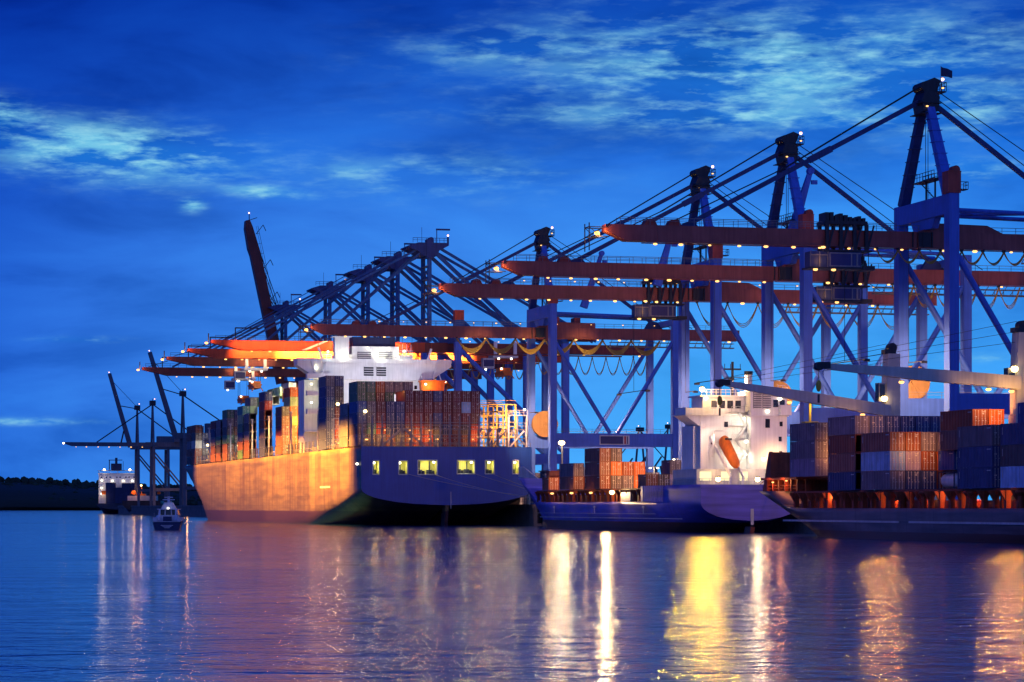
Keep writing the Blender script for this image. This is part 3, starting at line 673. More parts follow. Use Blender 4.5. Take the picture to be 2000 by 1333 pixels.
def grey_crane(A0, raised, label, hz=39.5, apex=64.0, scale=1.0, B=3.5, group='small grey cranes at the far end of the quay', rotz=None):
    q = QZ; L = lambda z: z - q; hy = 8; G = 18
    t = thing('container_crane', label, 'crane', W(B, A0, q), rotz, group); m = M['far_grey']
    for sy in (-1, 1):
        for x in (0, G):
            s = MB(); s.bar((x, sy*hy, 0), (x, sy*hy*.8, L(hz)), 1.5, 1.3); s.build('leg', m, t)
        s = MB(); s.box(.8, G-.8, sy*hy-.6, sy*hy+.6, L(14), L(15.6)); s.build('portal_beam', m, t)
        s = MB(); s.bar((.5, sy*hy*.9, L(36)), (G-.5, sy*hy, L(15.6)), .8); s.build('brace', m, t)
        s = MB(); s.bar((0, sy*6, L(hz)), (0, sy*1.2, L(apex)), 1.1, 1.1, 0, .8, .8); s.build('mast_leg', m, t)
    s = MB(); s.box(-1.6, 1.6, -2.4, 2.4, L(apex-.6), L(apex+2)); s.bar((0, 0, L(apex+2)), (0, 0, L(apex+3.2)), .3); s.build('mast_head', M['dark'], t)
    put('beacon', ME['beacon'], t, (1.2, 0, L(apex+3)))
    s = MB(); s.box(-4, G+16, -1.8, 1.8, L(hz), L(hz+2.6)); s.build('girder', m, t)
    s = MB(); s.box(G-6, G+8, -4, 4, L(hz+2.6), L(hz+8)); s.build('machinery_house', m, t)
    if raised:
        al = R(raised); D = Vector((-math.cos(al), 0, math.sin(al))); p0 = Vector((-4, 0, L(hz+1.4)))
        s = MB(); s.bar(p0, p0+D*46, 2.6, 2.8, 0, 2.2, 2.0); s.build('raised_boom', m, t)
        s = MB(); s.tube(p0+D*26, (0, 0, L(apex)), .28, n=5); s.tube(p0+D*42, (0, 0, L(apex+1)), .14, n=5); s.build('forestay', M['dark'], t)
        put('beacon', ME['beacon'], t, tuple(p0+D*46.8))
    else:
        s = MB(); s.prism([(-50, L(hz+2.4)), (-50, L(hz+1.4)), (-46, L(hz+.1)), (-4.02, L(hz+.1)), (-4.02, L(hz+2.4))], -1.6, 1.6); s.build('boom', m, t)
        s = MB(); s.tube((-32, 0, L(hz+2.4)), (0, 0, L(apex)), .35, n=5); s.bar((-18, 0, L(hz+2.4)), (-16.5, 0, L(hz+9)), .8); s.build('forestay', M['dark'], t)
        put('flood_lamp', ME['flood_lamp'], t, (-50.8, 0, L(hz+1.8))); lamps_along(t, -44, -6, 7, L(hz-.3), -1)
    s = MB(); s.tube((0, 0, L(apex)), (G+12, 0, L(hz+2.6)), .35, n=5); s.build('backstay', M['dark'], t)
    return t
grey_crane(A_at(268, 3.5), 74, 'small grey crane at the far quay end, boom raised, leftmost of three')
G2 = grey_crane(A_at(298, 3.5), 0, 'small grey crane at the far quay end with its boom lowered over the water')
grey_crane(A_at(357, 3.5), 73, 'small grey crane beside the large ship\'s bow with its boom raised', 41, 64)
point_light(tuple(W(0, 1440, 9)), 700, SODIUM); flood(tuple(W(2, 1590, 12)), 5000, SODIUM, None, tuple(W(8, 1640, 25)), 90); flood(tuple(W(16, 1590, 12)), 4000, SODIUM, None, tuple(W(16, 1640, 25)), 90)
grey_crane(A_at(1250, 330)+0, 0, 'tiny distant crane between the braces of a blue crane, left of two', 22, 54, B=330, group='tiny distant cranes behind the quay', rotz=PHI+2.2)
grey_crane(A_at(1307, 330)+0, 0, 'tiny distant crane between the braces of a blue crane, right of two', 22, 54, B=330, group='tiny distant cranes behind the quay', rotz=PHI+2.2)
# ================================================================ ships
def hull_paint(name, col, boot, zboot, rough=.45, streaks=True, rust=.25, dirtcol=(.10,.07,.05), plate=True):
    m, nt, b = new_mat(name)
    tc = nd(nt, 'ShaderNodeTexCoord'); co = tc.outputs['Object']
    sp = nd(nt, 'ShaderNodeSeparateXYZ'); nt.links.new(co, sp.inputs[0])
    mp = nd(nt, 'ShaderNodeMapping'); mp.inputs['Scale'].default_value = (.34, .34, .035); nt.links.new(co, mp.inputs[0])
    n1 = nd(nt, 'ShaderNodeTexNoise'); n1.inputs['Scale'].default_value = 1; n1.inputs['Detail'].default_value = 5; nt.links.new(mp.outputs[0], n1.inputs['Vector'])
    n2 = nd(nt, 'ShaderNodeTexNoise'); n2.inputs['Scale'].default_value = .12; n2.inputs['Detail'].default_value = 6; nt.links.new(co, n2.inputs['Vector'])
    mph = nd(nt, 'ShaderNodeMapping'); mph.inputs['Scale'].default_value = (.06, .06, .8); nt.links.new(co, mph.inputs[0])
    n3 = nd(nt, 'ShaderNodeTexNoise'); n3.inputs['Scale'].default_value = 1; n3.inputs['Detail'].default_value = 4; nt.links.new(mph.outputs[0], n3.inputs['Vector'])
    c = mixc(nt, 1, col, ramp(nt, n2.outputs[0], [(.3, .86), (.7, 1.12)]), 'MULTIPLY')
    c = mixc(nt, 1, c, ramp(nt, n3.outputs[0], [(.35, .68), (.6, 1.12)]), 'MULTIPLY')
    c = mixc(nt, mth(nt, 'MULTIPLY', ramp(nt, n1.outputs[0], [(.46, 0.0), (.66, 1.0)]), rust), c, dirtcol)
    # shell plating seams
    wv = nd(nt, 'ShaderNodeMath', operation='FRACT'); nt.links.new(mth(nt, 'MULTIPLY', sp.outputs[2], .38), wv.inputs[0])
    wh = nd(nt, 'ShaderNodeMath', operation='FRACT'); nt.links.new(mth(nt, 'MULTIPLY', sp.outputs[1], .095), wh.inputs[0])
    seam = mth(nt, 'MAXIMUM', mth(nt, 'LESS_THAN', wv.outputs[0], .05), mth(nt, 'LESS_THAN', wh.outputs[0], .015))
    c = mixc(nt, mth(nt, 'MULTIPLY', seam, .42 if plate else .12), c, (.03,.025,.03))
    t = mth(nt, 'LESS_THAN', mth(nt, 'ADD', sp.outputs[2], mth(nt, 'MULTIPLY', n1.outputs[0], .25)), zboot)
    c = mixc(nt, t, c, boot)
    nt.links.new(c, b.inputs['Base Color']); b.inputs['Roughness'].default_value = rough; b.inputs['Specular IOR Level'].default_value = .35
    return m

def hull_mesh(name, mat, parent, HB, L, ztop, st, bow, deck=None, holes=(), levels=14, zlow=-1.5):
    """loft of stations; y = 0 at the transom, +y towards the bow; x<0 is the port side"""
    ys = [0, 2, 5, 9, 14, 20, 27, 35, 45, 57, 70, 85] if L > 200 else [0, 1, 2.5, 5, 8, 12, 17, 23, 30]
    yb = [L*f for f in ((.3,.4,.5,.6,.68,.74,.79,.83,.86,.89,.915,.935,.955,.97,.982,.992,1.0))]
    ys = [y for y in ys if y < yb[0]-2] + yb
    zb0, slope, h0, hs = st          # counter height, its fall per metre, bilge radius at the transom, growth
    Ltop, Lwl, btop, bwl, ztip = bow # stem position and entrance length at deck / waterline
    def hb(y, z):
        zb = zb0 - slope*y
        t = (z - zb)/max(.5, h0 + hs*y)
        g = 0 if t <= 0 else (1 if t >= 1 else math.sqrt(1-(1-t)**2))
        f = max(0, min(1, z/ztip))**1.6
        Le = Lwl + (Ltop-Lwl)*max(0, min(1.05, z/ztip)); be = bwl + (btop-bwl)*f
        d = (Le - y)/be
        p = 1.5 + .9*f
        e = 0 if d <= 0 else (1 if d >= 1 else (1-(1-d)**p)**(1/1.25))
        return HB*g*e
    rows = []
    for y in ys:
        zt = ztop(y) if callable(ztop) else ztop
        zb = max(zlow, zb0 - slope*y + .001)
        row = []
        for k in range(levels+1):
            u = k/levels; z = zb + (zt-zb)*(u**1.35)
            # stem rake: pull points back to the stem line
            yy = y
            f = max(0, min(1.05, z/ztip)); Le = Lwl + (Ltop-Lwl)*f
            yy = min(y, Le)
            row.append((hb(y, z) if y < Le else 0.0, yy, z))
        rows.append(row)
    s = MB(); n = levels+1; vs = []
    for row in rows: vs += [(-p[0], p[1], p[2]) for p in row] + [(p[0], p[1], p[2]) for p in row]
    fs = []
    for i in range(len(rows)-1):
        a, b2 = i*2*n, (i+1)*2*n
        for k in range(levels):
            fs.append((a+k, a+k+1, b2+k+1, b2+k)); fs.append((a+n+k, b2+n+k, b2+n+k+1, a+n+k+1))
        fs.append((a+levels, a+n+levels, b2+n+levels, b2+levels))     # deck plating
    s.add(vs, fs)
    me = s.mesh(name, mat, False)
    bm = bmesh.new(); bm.from_mesh(me); bmesh.ops.remove_doubles(bm, verts=bm.verts, dist=.02)
    bmesh.ops.recalc_face_normals(bm, faces=bm.faces); bm.to_mesh(me); bm.free()
    for p in me.polygons: p.use_smooth = abs(p.normal.z) < .95
    o = put(name, me, parent)
    # transom plate, with openings
    out = [(-p[0], p[2]) for p in reversed(rows[0])] + [(p[0], p[2]) for p in rows[0]]
    pts = []
    for p in out:
        if not pts or (Vector(p)-Vector(pts[-1])).length > .03: pts.append(p)
    bm = bmesh.new(); edges = []
    def loop(ps):
        vv = [bm.verts.new((x, -.012, z)) for x, z in ps]
        return [bm.edges.new((vv[i], vv[(i+1) % len(vv)])) for i in range(len(vv))]
    edges += loop(pts)
    for (x0, x1, z0, z1) in holes:
        c = .25; edges += loop([(x0+c,z0),(x1-c,z0),(x1,z0+c),(x1,z1-c),(x1-c,z1),(x0+c,z1),(x0,z1-c),(x0,z0+c)])
    bmesh.ops.triangle_fill(bm, edges=edges, use_beauty=True)
    me2 = bpy.data.meshes.new('transom'); bm.normal_update(); bm.to_mesh(me2); bm.free(); me2.materials.append(mat)
    if me2.polygons and me2.polygons[0].normal.y > 0: me2.flip_normals()
    put('transom', me2, parent)
    return o, hb

def stair(s, x0, x1, y, z0, z1, mi=0, w=.8):
    s.bar((x0, y, z0), (x1, y, z1), .12, .25, mi); s.bar((x0, y-w, z0), (x1, y-w, z1), .12, .25, mi)
    n = int((z1-z0)/.35)
    for k in range(n):
        f = (k+.5)/n; s.box(x0+(x1-x0)*f-.12, x0+(x1-x0)*f+.12, y-w, y, z0+(z1-z0)*f, z0+(z1-z0)*f+.05, mi)

# ---------------------------------------------------------------- the large container ship
BA = 721.0; BHB = 22.9; BC = -23.6           # transom position, half breadth, centreline
big = thing('container_ship', 'large container ship seen from astern, navy transom with lit openings, high white bridge', 'ship', W(BC, BA, 0))
m_big = hull_paint('large_ship_hull', (.15,.112,.062), (.05,.025,.035), 3.9, rust=.7, dirtcol=(.055,.03,.018))
m_tr = paint('transom_navy', (.014,.075,.37), .45, .2, .2)
holes = [(-19.9, -18.1, 13.4, 17.0), (-13.0, -10.6, 13.4, 17.0), (-7.9, -2.7, 13.4, 17.2), (2.6, 7.4, 13.6, 17.2), (10.2, 12.7, 13.6, 17.2), (17.6, 19.4, 13.6, 17.2)]
hull, hbf = hull_mesh('hull', m_big, big, BHB, 396, 20.7, (5.4, .21, 4.2, .125), (396, 372, 34, 78, 20.7), holes=holes, levels=18)
tr_ = [o for o in big.children if o.name.startswith('transom')][0]; tr_.data.materials[0] = m_tr
for k, (x0, x1, z0, z1) in enumerate(holes):
    s = MB(); d = 4.0
    s.add([(x0,.01,z0),(x1,.01,z0),(x1,.01,z1),(x0,.01,z1),(x0,d,z0),(x1,d,z0),(x1,d,z1),(x0,d,z1)], [(4,5,6,7),(0,1,5,4),(1,2,6,5),(2,3,7,6),(3,0,4,7)])
    o = s.build('mooring_port', M['lime'], big)
    s = MB(); r = .14
    for a, b2 in (((x0,z0),(x1,z0)), ((x1,z0),(x1,z1)), ((x1,z1),(x0,z1)), ((x0,z1),(x0,z0))): s.tube((a[0], -.05, a[1]), (b2[0], -.05, b2[1]), r, n=8)
    s.build('port_frame', M['offwhite'], o)
    s = MB()
    for xx in ([(x0+x1)/2] if x1-x0 < 3 else [x0+1.3, x1-1.3]):
        if x1-x0 > 2: s.tube((xx-.45, 1.2, z0), (xx-.45, 1.2, z0+1.0), .35, n=10); s.tube((xx+.45, 1.2, z0), (xx+.45, 1.2, z0+1.0), .35, n=10); s.box(xx-.9, xx+.9, .9, 1.5, z0, z0+.25)
        s.bar((xx, 3.8, z0+1), (xx, 3.8, z1-.3), .25); s.box(xx-.8, xx+.6, 3.3, 3.9, z0, z0+1.3)
    s.build('bollard', M['navy'], o)
    lx = x1-.7 if k in (2, 3) else (x0+.5 if k < 2 else (x0+x1)/2)
    put('port_lamp', ME['white_lamp'], o, (lx, .9, z1-.55)); point_light(((x0+x1)/2, 1.9, (z0+z1)/2+.4), 170 if x1-x0 < 3 else 420, (1,.86,.38), big, .3)
s = MB(); s.prism([(0, 5.6), (4, 5.6), (6.5, -1.4), (2.0, -1.4)], -.45, .45, 'x'); s.build('rudder', m_big, big)
s = MB(); s.box(.9, 1.05, -.10, -.02, 4.5, 8.9); s.build('draught_scale', M['offwhite'], big)
# side recess near the quarter, pale waterline marks
s = MB()
for y0, y1 in ((3.2, 6.0),): s.box(-BHB-.05, -BHB+.3, y0, y1, 12.8, 17.4, 1); s.box(-BHB-.09, -BHB-.03, y0-.2, y0, 12.6, 17.6, 0); s.box(-BHB-.09, -BHB-.03, y1, y1+.2, 12.6, 17.6, 0)
s.build('side_door', [M['steel'], M['navy']], big)
put('deck_lamp', ME['white_lamp'], big, (-BHB-.3, 4.4, 16.2))
s = MB(); s.box(-BHB-.03, -BHB+.1, 46, 62, 10.2, 10.7); s.build('draught_mark', M['offwhite'], big)
# bulwark rail and side stanchions
s = MB(); s.rail((-BHB+.3, .3, 20.7), (-BHB+.3, 350, 20.7), 1.1, 3, .09); s.rail((-BHB+.3, .15, 20.7), (BHB-.3, .15, 20.7), 1.1, 2.5, .09); s.build('handrail', M['steel'], big)
ps = MB(); ps.box(-.2, .2, -.25, .25, 0, 3.0); ps.box(-.25, .25, -.3, .3, 3.0, 3.15); pm = ps.mesh('side_stanchion', M['steel'])
for k in range(46): put('side_stanchion', pm, big, (-BHB+.8, 78+k*6.2, 20.7))
pl = MB(); pl.bar((0,0,0), (0,0,13), .45); pl.box(-.5, .5, -.25, .25, 12.6, 13.0); plm = pl.mesh('lashing_pole', M['offwhite'])
for y in (118, 146, 161, 178, 196, 211, 226, 246, 262, 262-131, 300): put('lashing_pole', plm, big, (-BHB+1.0, y, 20.7))
# hatch coamings
for y0, y1 in ((5.5, 18.5), (19.2, 32.5), (52.5, 67), (129.5, 143), (163.5, 178), (196.5, 225), (247.5, 262), (264, 291), (331.5, 359)):
    s = MB(); s.box(-BHB+1.6, BHB-1.6, y0, y1, 20.72, 21.0); s.build('hatch_cover', M['grey_deck'], big)
# lashing bridge across the stern
def lashing_bridge(y, x0, x1, z0, n, h1=4.7, h2=8.2, diag=(), mat='steel', depth=1.2, lampx=()):
    s = MB()
    dxs = (x1-x0)/n
    for k in range(n+1):
        x = x0+k*dxs
        s.bar((x, y, z0), (x, y, z0+h2), .34); s.bar((x, y+depth, z0), (x, y+depth, z0+h1), .3)
    for z in (h1*.5, h1, h1+.9, h1+1.7, h1*.5+.8, .9): s.bar((x0, y, z0+z), (x1, y, z0+z), .16)
    s.box(x0, x1, y, y+depth, z0+h1-.12, z0+h1+.06); s.box(x0, x1, y, y+depth, z0+h1*.5-.1, z0+h1*.5+.02)
    for a, b2, sgn in diag:
        s.bar((x0+a*dxs, y-.25, z0), (x0+b2*dxs, y-.25, z0+h1), .42)
    o = s.build('lashing_bridge', M[mat], big)
    for lx, lz in lampx:
        put('deck_lamp', ME['deck_lamp'], o, (lx, y+.7, z0+lz)); 
    return o
lx = [(-19.6, 2.0), (-14.4, 2.0), (-9.7, 2.0), (-7.2, 2.0), (-4.4, 2.0), (-2.2, 2.0), (7.3, 2.0), (10.0, 2.0), (-16.3, 4.3), (-14.5, 4.3), (-9.6, 4.3), (-4.4, 4.3), (10, 4.3)]
lashing_bridge(1.0, -22.4, 21.8, 20.72, 17, diag=((1.9, 4, 1), (6.4, 4.2, 1), (13.1, 15, 1), (17, 15.2, 1)), lampx=lx)
for xx in (-18.5, -13.5, -7.5, -3.2, 8.5): point_light((xx, 3.2, 23.4), 550, SODIUM, big, .25)
# yellow lit frame where the stern bay is empty
def rack(y, x0, x1, z0, nz, name='cell_guide', mat='yellow', pz=2.9, nx=4):
    s = MB()
    for k in range(nx+1): s.bar((x0+(x1-x0)*k/nx, y, z0), (x0+(x1-x0)*k/nx, y, z0+nz*pz), .4)
    for k in range(nz+1): s.bar((x0, y, z0+k*pz), (x1, y, z0+k*pz), .26); s.bar((x0, y, z0+k*pz+1.1), (x1, y, z0+k*pz+1.1), .12)
    for k in range(nx): s.bar((x0+(x1-x0)*k/nx, y+.2, z0), (x0+(x1-x0)*(k+1)/nx, y+.2, z0+2*pz), .16)
    return s.build(name, M[mat], big)
rack(12, 11.2, 21.4, 20.75, 4); rack(26, 10.5, 21.4, 20.75, 4)
for x, y, z in ((14, 8, 26), (19, 9, 30), (13, 18, 24), (19, 19, 27)): point_light((x, y, z), 2600, (1,.55,.15), big, .3); put('deck_lamp', ME['deck_lamp'], big, (x, y, z))
s = MB(); s.box(16.4, 21.6, -.2, 2.2, 29.0, 29.2); s.rail((16.4, -.2, 29.2), (21.6, -.2, 29.2), 1.2, 1, .09)
for x in (16.6, 21.4): s.bar((x, 0, 20.7), (x, 0, 29), .3)
stair(s, 17, 20.8, .6, 20.8, 25, 0); s.build('stern_landing', M['offwhite'], big)
put('deck_lamp', ME['white_lamp'], big, (20.8, -.4, 30.6))
# racks between bridge and stern bays (port side)
rack(36, -22, -17, 20.75, 3, 'cell_guide', 'offwhite', 2.9, 2); rack(48, -21.6, -12, 20.75, 3, 'cell_guide', 'offwhite', 2.9, 4); rack(70, -22, -14, 20.75, 4, 'cell_guide', 'offwhite', 2.9, 3)
for x, y, z, p in ((-20, 38, 24, 1500), (-20, 49, 23, 1800), (-17, 49.5, 27, 1800), (-20, 73, 26, 2500), (-18, 84, 24, 3500)):
    point_light((x, y, z), p, (1,.55,.18), big, .3); put('deck_lamp', ME['deck_lamp'], big, (x, y, z-.4))
lamps_along(big, -21.5, -21.5, 1, 22.5)
for k in range(9): put('deck_lamp', ME['deck_lamp'], big, (-21.3+(k%3)*.9, 24+k*7.2, 22.2+(k%2)*.8))
for k in range(10): put('deck_lamp', ME['deck_lamp'], big, (-21.8, 100+k*26, 22.2))
# added area strips, floating outboard of the port side, light the shell plating
for y, ln, p in ((46, 62, 76000), (118, 90, 76000), (208, 90, 52000), (292, 78, 30000)):
    strip((-BHB-15, y, 44), ln, (0, 1, 0), p, (1,.37,.04), big, (-BHB, y, 14.0), 36, 1.0)
# bridge block
BEFORE = set(o.name for o in big.children)
def bridge():
    y0, y1 = 100.0, 113.0; wh = M['white']
    s = MB()
    s.box(-16.5, 20.0, y0, y1, 20.75, 43.8); s.box(-20.5, -16.52, y0+3, y1, 20.75, 43.8); s.build('accommodation_block', wh, big)
    s = MB(); s.box(-20.6, -12.6, y0-.02, y0+4, 28.3, 28.5)
    s.build('deck_edge', wh, big)
    # wheelhouse deck with full width wings
    s = MB(); s.prism([(-23.2, 49.0), (-23.2, 47.9), (-17.0, 43.82), (17.0, 43.82), (23.2, 47.9), (23.2, 49.0)], y0-1.2, y0+5.0)
    s.box(-23.2, 23.2, y0-1.4, y0-1.22, 48.8, 50.0); s.box(-23.3, -23.12, y0-1.2, y0+5, 49.02, 50.0); s.box(23.12, 23.3, y0-1.2, y0+5, 49.02, 50.0)
    s.build('bridge_wing', wh, big)
    s = MB(); s.box(-11, 12, y0+1, y0+10, 49.02, 51.4); s.box(-6.5, 7.5, y0+.2, y0+7, 49.04, 53.8); s.build('wheelhouse', wh, big)
    for x in (-3.2, .6):
        s = MB(); s.box(x-.12, x, y0-1.34, y0-1.22, 45.0, 47.7)
        for k in range(4): s.box(x, x+2.8, y0-1.3, y0-1.22, 45.0+.7*k, 45.45+.7*k)
        s.build('louvre', M['dark'], big)
    for x in (-5.5, 1.0):
        s = MB(); s.box(x+.5, x+.6, y0+.06, y0+.18, 49.9, 52.2)
        for k in range(4): s.box(x+.6, x+4.6, y0+.08, y0+.18, 50.0+.6*k, 50.35+.6*k)
        s.build('louvre', M['steel'], big)
    # funnel casing with dark top
    s = MB(); s.box(-6.2, 6.6, y0+1, y0+6.6, 53.82, 56.6); s.build('funnel', M['navy'], big)
    s = MB(); s.box(-11.6, -7.4, y0+.6, y0+4, 49.04, 56.4); s.box(-12.4, -6.6, y0+.4, y0+4.2, 56.4, 56.7); s.bar((-10, y0+2, 56.7), (-10, y0+2, 59.4), .3); s.bar((-11.6, y0+2, 58.4), (-8.4, y0+2, 58.4), .2); s.build('radar_mast', wh, big)
    s = MB(); s.rail((-20, y0-1, 50), (-13, y0-1, 50), 1.2, 1.4, .09); s.rail((-6.3, y0+.3, 56.6), (6.6, y0+.3, 56.6), 1.3, 1.5, .09); s.rail((8, y0+1.2, 51.4), (12, y0+1.2, 51.4), 1.3, 1, .09)
    for x in (9, 10.3, 11.6): s.bar((x, y0+2, 51.4), (x, y0+2, 54.6), .18)
    s.build('handrail', wh, big)
    # recessed side galleries on the port quarter
    for z, gl in ((44.3, 0), (39.2, 1), (33.8, 0)):
        s = MB(); x0, x1 = -20.5, -13.2
        s.box(x0, x1, y0-2.6, y0-.02, z-.25, z); s.box(x0, x0+.2, y0-2.6, y0-.02, z, z+1.2); s.box(x0+.2, x1, y0-2.6, y0-2.45, z, z+1.2)
        s.bar((x0+4.2, y0-2.4, z), (x0+5.8, y0-2.4, z+4.2), .5); s.build('side_gallery', wh, big)
        put('gallery_lamp', ME['white_lamp'], big, (x0+1.6, y0-.5, z+3.2)); point_light((x0+2.6, y0-1.3, z+2.9), 240, (1,.93,.5), big, .3)
    for z in (44.2,):
        for sx in (-1, 1):
            s = MB(); s.bar((sx*17.5, y0-1.6, z), (sx*19, y0-1.6, z+5.0), .6); s.bar((sx*15.6, y0-1.6, z+4.6), (sx*17, y0-1.6, z+9), .6); s.build('wing_strut', wh, big)
    for x, z in ((-12.2, 41.5), (10.3, 41.6), (14.5, 41.6), (-11.0, 36.2), (12.2, 41.2), (-6, 36.5), (4.5, 36.6)):
        s = MB(); s.box(x, x+.8, y0-.07, y0-.015, z, z+1.1); s.build('porthole', M['glass'], big)
    for x, z in ((-8.8, 49.6), (1.6, 49.7), (13.6, 49.4), (-14, 52), (-2, 53.2), (4.2, 53.0), (9, 52.5), (-9.4, 32.4)):
        put('bridge_lamp', ME['white_lamp'], big, (x, y0-.9, z))
    for x, z, p in ((-9, 51, 420), (1.8, 51, 480), (8, 51.6, 350), (-10, 31.4, 450), (-14, 51.5, 350)): point_light((x, y0-2.2, z), p, (1,.95,.70), big, .3)
    # orange lifeboat hung under the starboard wing
    s = MB(); s.prism([(14.2, 38.2), (19.2, 38.2), (20.2, 41.2), (20.4, 43.2), (13.2, 43.2), (13.4, 41.2)], y0-5.4, y0-2.0); s.box(13.0, 20.6, y0-5.6, y0-1.8, 43.2, 43.7)
    s.build('lifeboat', M['orange'], big)
    for xd in (14, 19.6):
        s = MB(); s.bar((xd, y0-3.5, 43.7), (xd, y0-.2, 46), .3); s.build('davit', wh, big)
    put('bridge_lamp', ME['white_lamp'], big, (14.4, y0-5.9, 42.5)); point_light((15.5, y0-7.5, 42), 900, SODIUM, big, .3)
bridge()
for o in big.children:
    if o.name not in BEFORE: o.location.z -= 1.25

for xx in (-9, 9): flood((xx, 84, 36), 6500, (.72,.82,1), big, (xx*.7, 99, 44), 100, .6)  # added cool fill on the bridge front, standing in for sky light
# ---------------------------------------------------------------- the small blue ship
SA = 509.0; SHB = 10.0; SCn = -11.6
small = thing('feeder_ship', 'small blue container ship with white wheelhouse aft and an orange lifeboat', 'ship', W(SCn, SA, 0))
m_sm = hull_paint('small_ship_hull', (.14,.13,.60), (.24,.09,.07), 2.05, rust=.3, dirtcol=(.12,.12,.25), plate=False)
m_smt = m_sm
hull_mesh('hull', m_sm, small, SHB, 163, lambda y: (9.2 if y < 24 else (6.0 if y < 128 else 6.0+5.8*min(1, (y-128)/16)**.7)), (2.3, .17, 3.4, .22), (163, 150, 26, 44, 12), levels=14)
s = MB(); s.box(-.1, .5, -.14, -.02, 1.5, 4.6); s.build('draught_scale', M['offwhite'], small)
s = MB(); s.prism([(-1.2, 1.2), (2.4, 1.2), (3.6, -1.2), (.2, -1.2)], -.4, .4, 'x'); s.build('rudder', m_sm, small)
s = MB(); s.box(-SHB-.05, -SHB+.1, 12, 122, 2.55, 2.72); s.box(-SHB-.05, -SHB+.1, 30, 124, 3.5, 3.6); s.build('fender_strake', M['offwhite'], small)
s = MB()
for y in (38, 75, 109): s.box(-SHB-.06, -SHB+.05, y, y+.35, 3.6, 5.2); s.box(-SHB-.07, -SHB-.06, y-.6, y+.95, 4.7, 5.2)
s.build('load_mark', M['offwhite'], small)
s = MB()
for k in range(11): s.box(-SHB-.18, -SHB+.1, 24.5+k*1.35, 24.75+k*1.35, 6.0, 9.2)
s.box(-SHB-.02, -SHB+.1, 24, 40, 6.01, 9.2); s.build('side_bulwark', m_sm, small)
s = MB(); s.rail((-SHB+.4, .4, 9.2), (-SHB+.4, 24, 9.2), 1.1, 1.5, .07); s.rail((-SHB+.3, .3, 9.2), (SHB-.3, .3, 9.2), 1.1, 1.5, .07); s.build('handrail', M['offwhite'], small)
def small_house():
    wh = M['white']; y0 = 3.0
    s = MB(); s.box(-9.4, 9.2, y0+1.5, y0+17, 9.22, 12.2); s.build('poop_house', M['offwhite'], small)
    s = MB(); s.box(-7.2, 2.0, y0+6, y0+16, 12.22, 22.6); s.box(-8.0, -7.22, y0+8, y0+15.5, 12.22, 20.6); s.build('accommodation_block', wh, small)
    s = MB(); s.box(2.02, 9.4, y0+3.2, y0+13, 12.22, 27.3); s.box(1.2, 9.7, y0+3.0, y0+13.2, 22.4, 22.6); s.build('funnel_casing', wh, small)
    s = MB(); s.box(-10.4, 2.0, y0+5.4, y0+14.5, 22.62, 22.9); s.prism([(-10.4, 22.62), (-7.3, 22.62), (-7.3, 20.5)], y0+6, y0+13); s.box(-10.4, -10.2, y0+5.4, y0+12, 22.92, 24.1); s.box(-10.2, -6.5, y0+5.4, y0+5.6, 22.92, 24.0)
    s.rail((-6.5, y0+5.5, 22.9), (-3.4, y0+5.5, 22.9), 1.2, .8, .08)
    s.build('bridge_wing', wh, small)
    s = MB(); s.box(-6.6, 1.98, y0+6.4, y0+13.6, 22.92, 26.2); s.box(-7.2, 1.98, y0+6.0, y0+14, 26.2, 26.5); s.rail((-6.9, y0+6.2, 26.5), (1.9, y0+6.2, 26.5), 1.1, 1, .08); s.build('wheelhouse', wh, small)
    for k in range(4):
        s = MB(); s.box(-4.9+k*1.62, -3.75+k*1.62, y0+6.3, y0+6.38, 24.0, 25.5); s.build('bridge_window', M['glass'], small)
    for x in (6.3, 7.6):
        s = MB(); s.box(x+.3, x+1.3, y0+3.12, y0+3.18, 24.2, 25.6); s.build('bridge_window', M['glass'], small)
    for x0 in (2.6, 4.5):
        s = MB(); s.box(x0-.1, x0, y0+3.04, y0+3.19, 23.9, 27.25)
        for k in range(8): s.box(x0, x0+1.6, y0+3.06, y0+3.18, 24.0+.42*k, 24.25+.42*k)
        s.build('louvre', M['steel'], small)
    for x, z in ((-2.4, 20.4), (-5.2, 17.0), (-1, 13.4)):
        s = MB(); s.box(x, x+.75, y0+5.93, y0+5.985, z, z+1.0); s.build('porthole', M['glass'], small)
    for x, z in ((7.9, 20.5), (7.7, 17.6), (7.8, 14.8)):
        s = MB(); s.box(x, x+.6, y0+3.13, y0+3.185, z, z+.9); s.build('porthole', M['glass'], small)
    s = MB(); s.box(5.0, 5.9, y0+3.12, y0+3.187, 20.2, 21.9); s.build('porthole', M['glass'], small)
    s = MB(); s.box(7.7, 9.9, y0+2.0, y0+7, 22.62, 24.6); s.rail((7.5, y0+3, 27.3), (9.4, y0+3, 27.3), 1.1, .8, .08); s.build('bridge_wing', wh, small)
    # stairs up the back of the house
    s = MB()
    for z, a, b2 in ((12.4, -.3, 1.6), (15.2, 1.6, -.3), (18, -.3, 1.6), (20.6, 1.6, .2)): stair(s, a, b2, y0+5.4, z, z+2.6, 0); s.box(-1.4, 2.0, y0+4.4, y0+5.98, z+2.6, z+2.72); s.rail((-1.4, y0+4.4, z+2.7), (2.0, y0+4.4, z+2.7), 1.0, .8, .06)
    s.build('outside_stair', M['offwhite'], small)
    # free fall lifeboat on its ramp
    s = MB(); p, q_ = Vector((-1.9, y0-.6, 12.4)), Vector((-3.4, y0+4.2, 18.2)); n, rings = 12, []
    prof = [(0,.15,.2), (.06,.75,.8), (.2,1.15,1.15), (.5,1.3,1.3), (.75,1.25,1.4), (.9,1.1,1.5), (.97,.8,1.2), (1,.3,.6)]
    d = (q_-p).normalized(); sx = d.cross(Vector((0,0,1))).normalized(); sz = sx.cross(d)
    vs = []
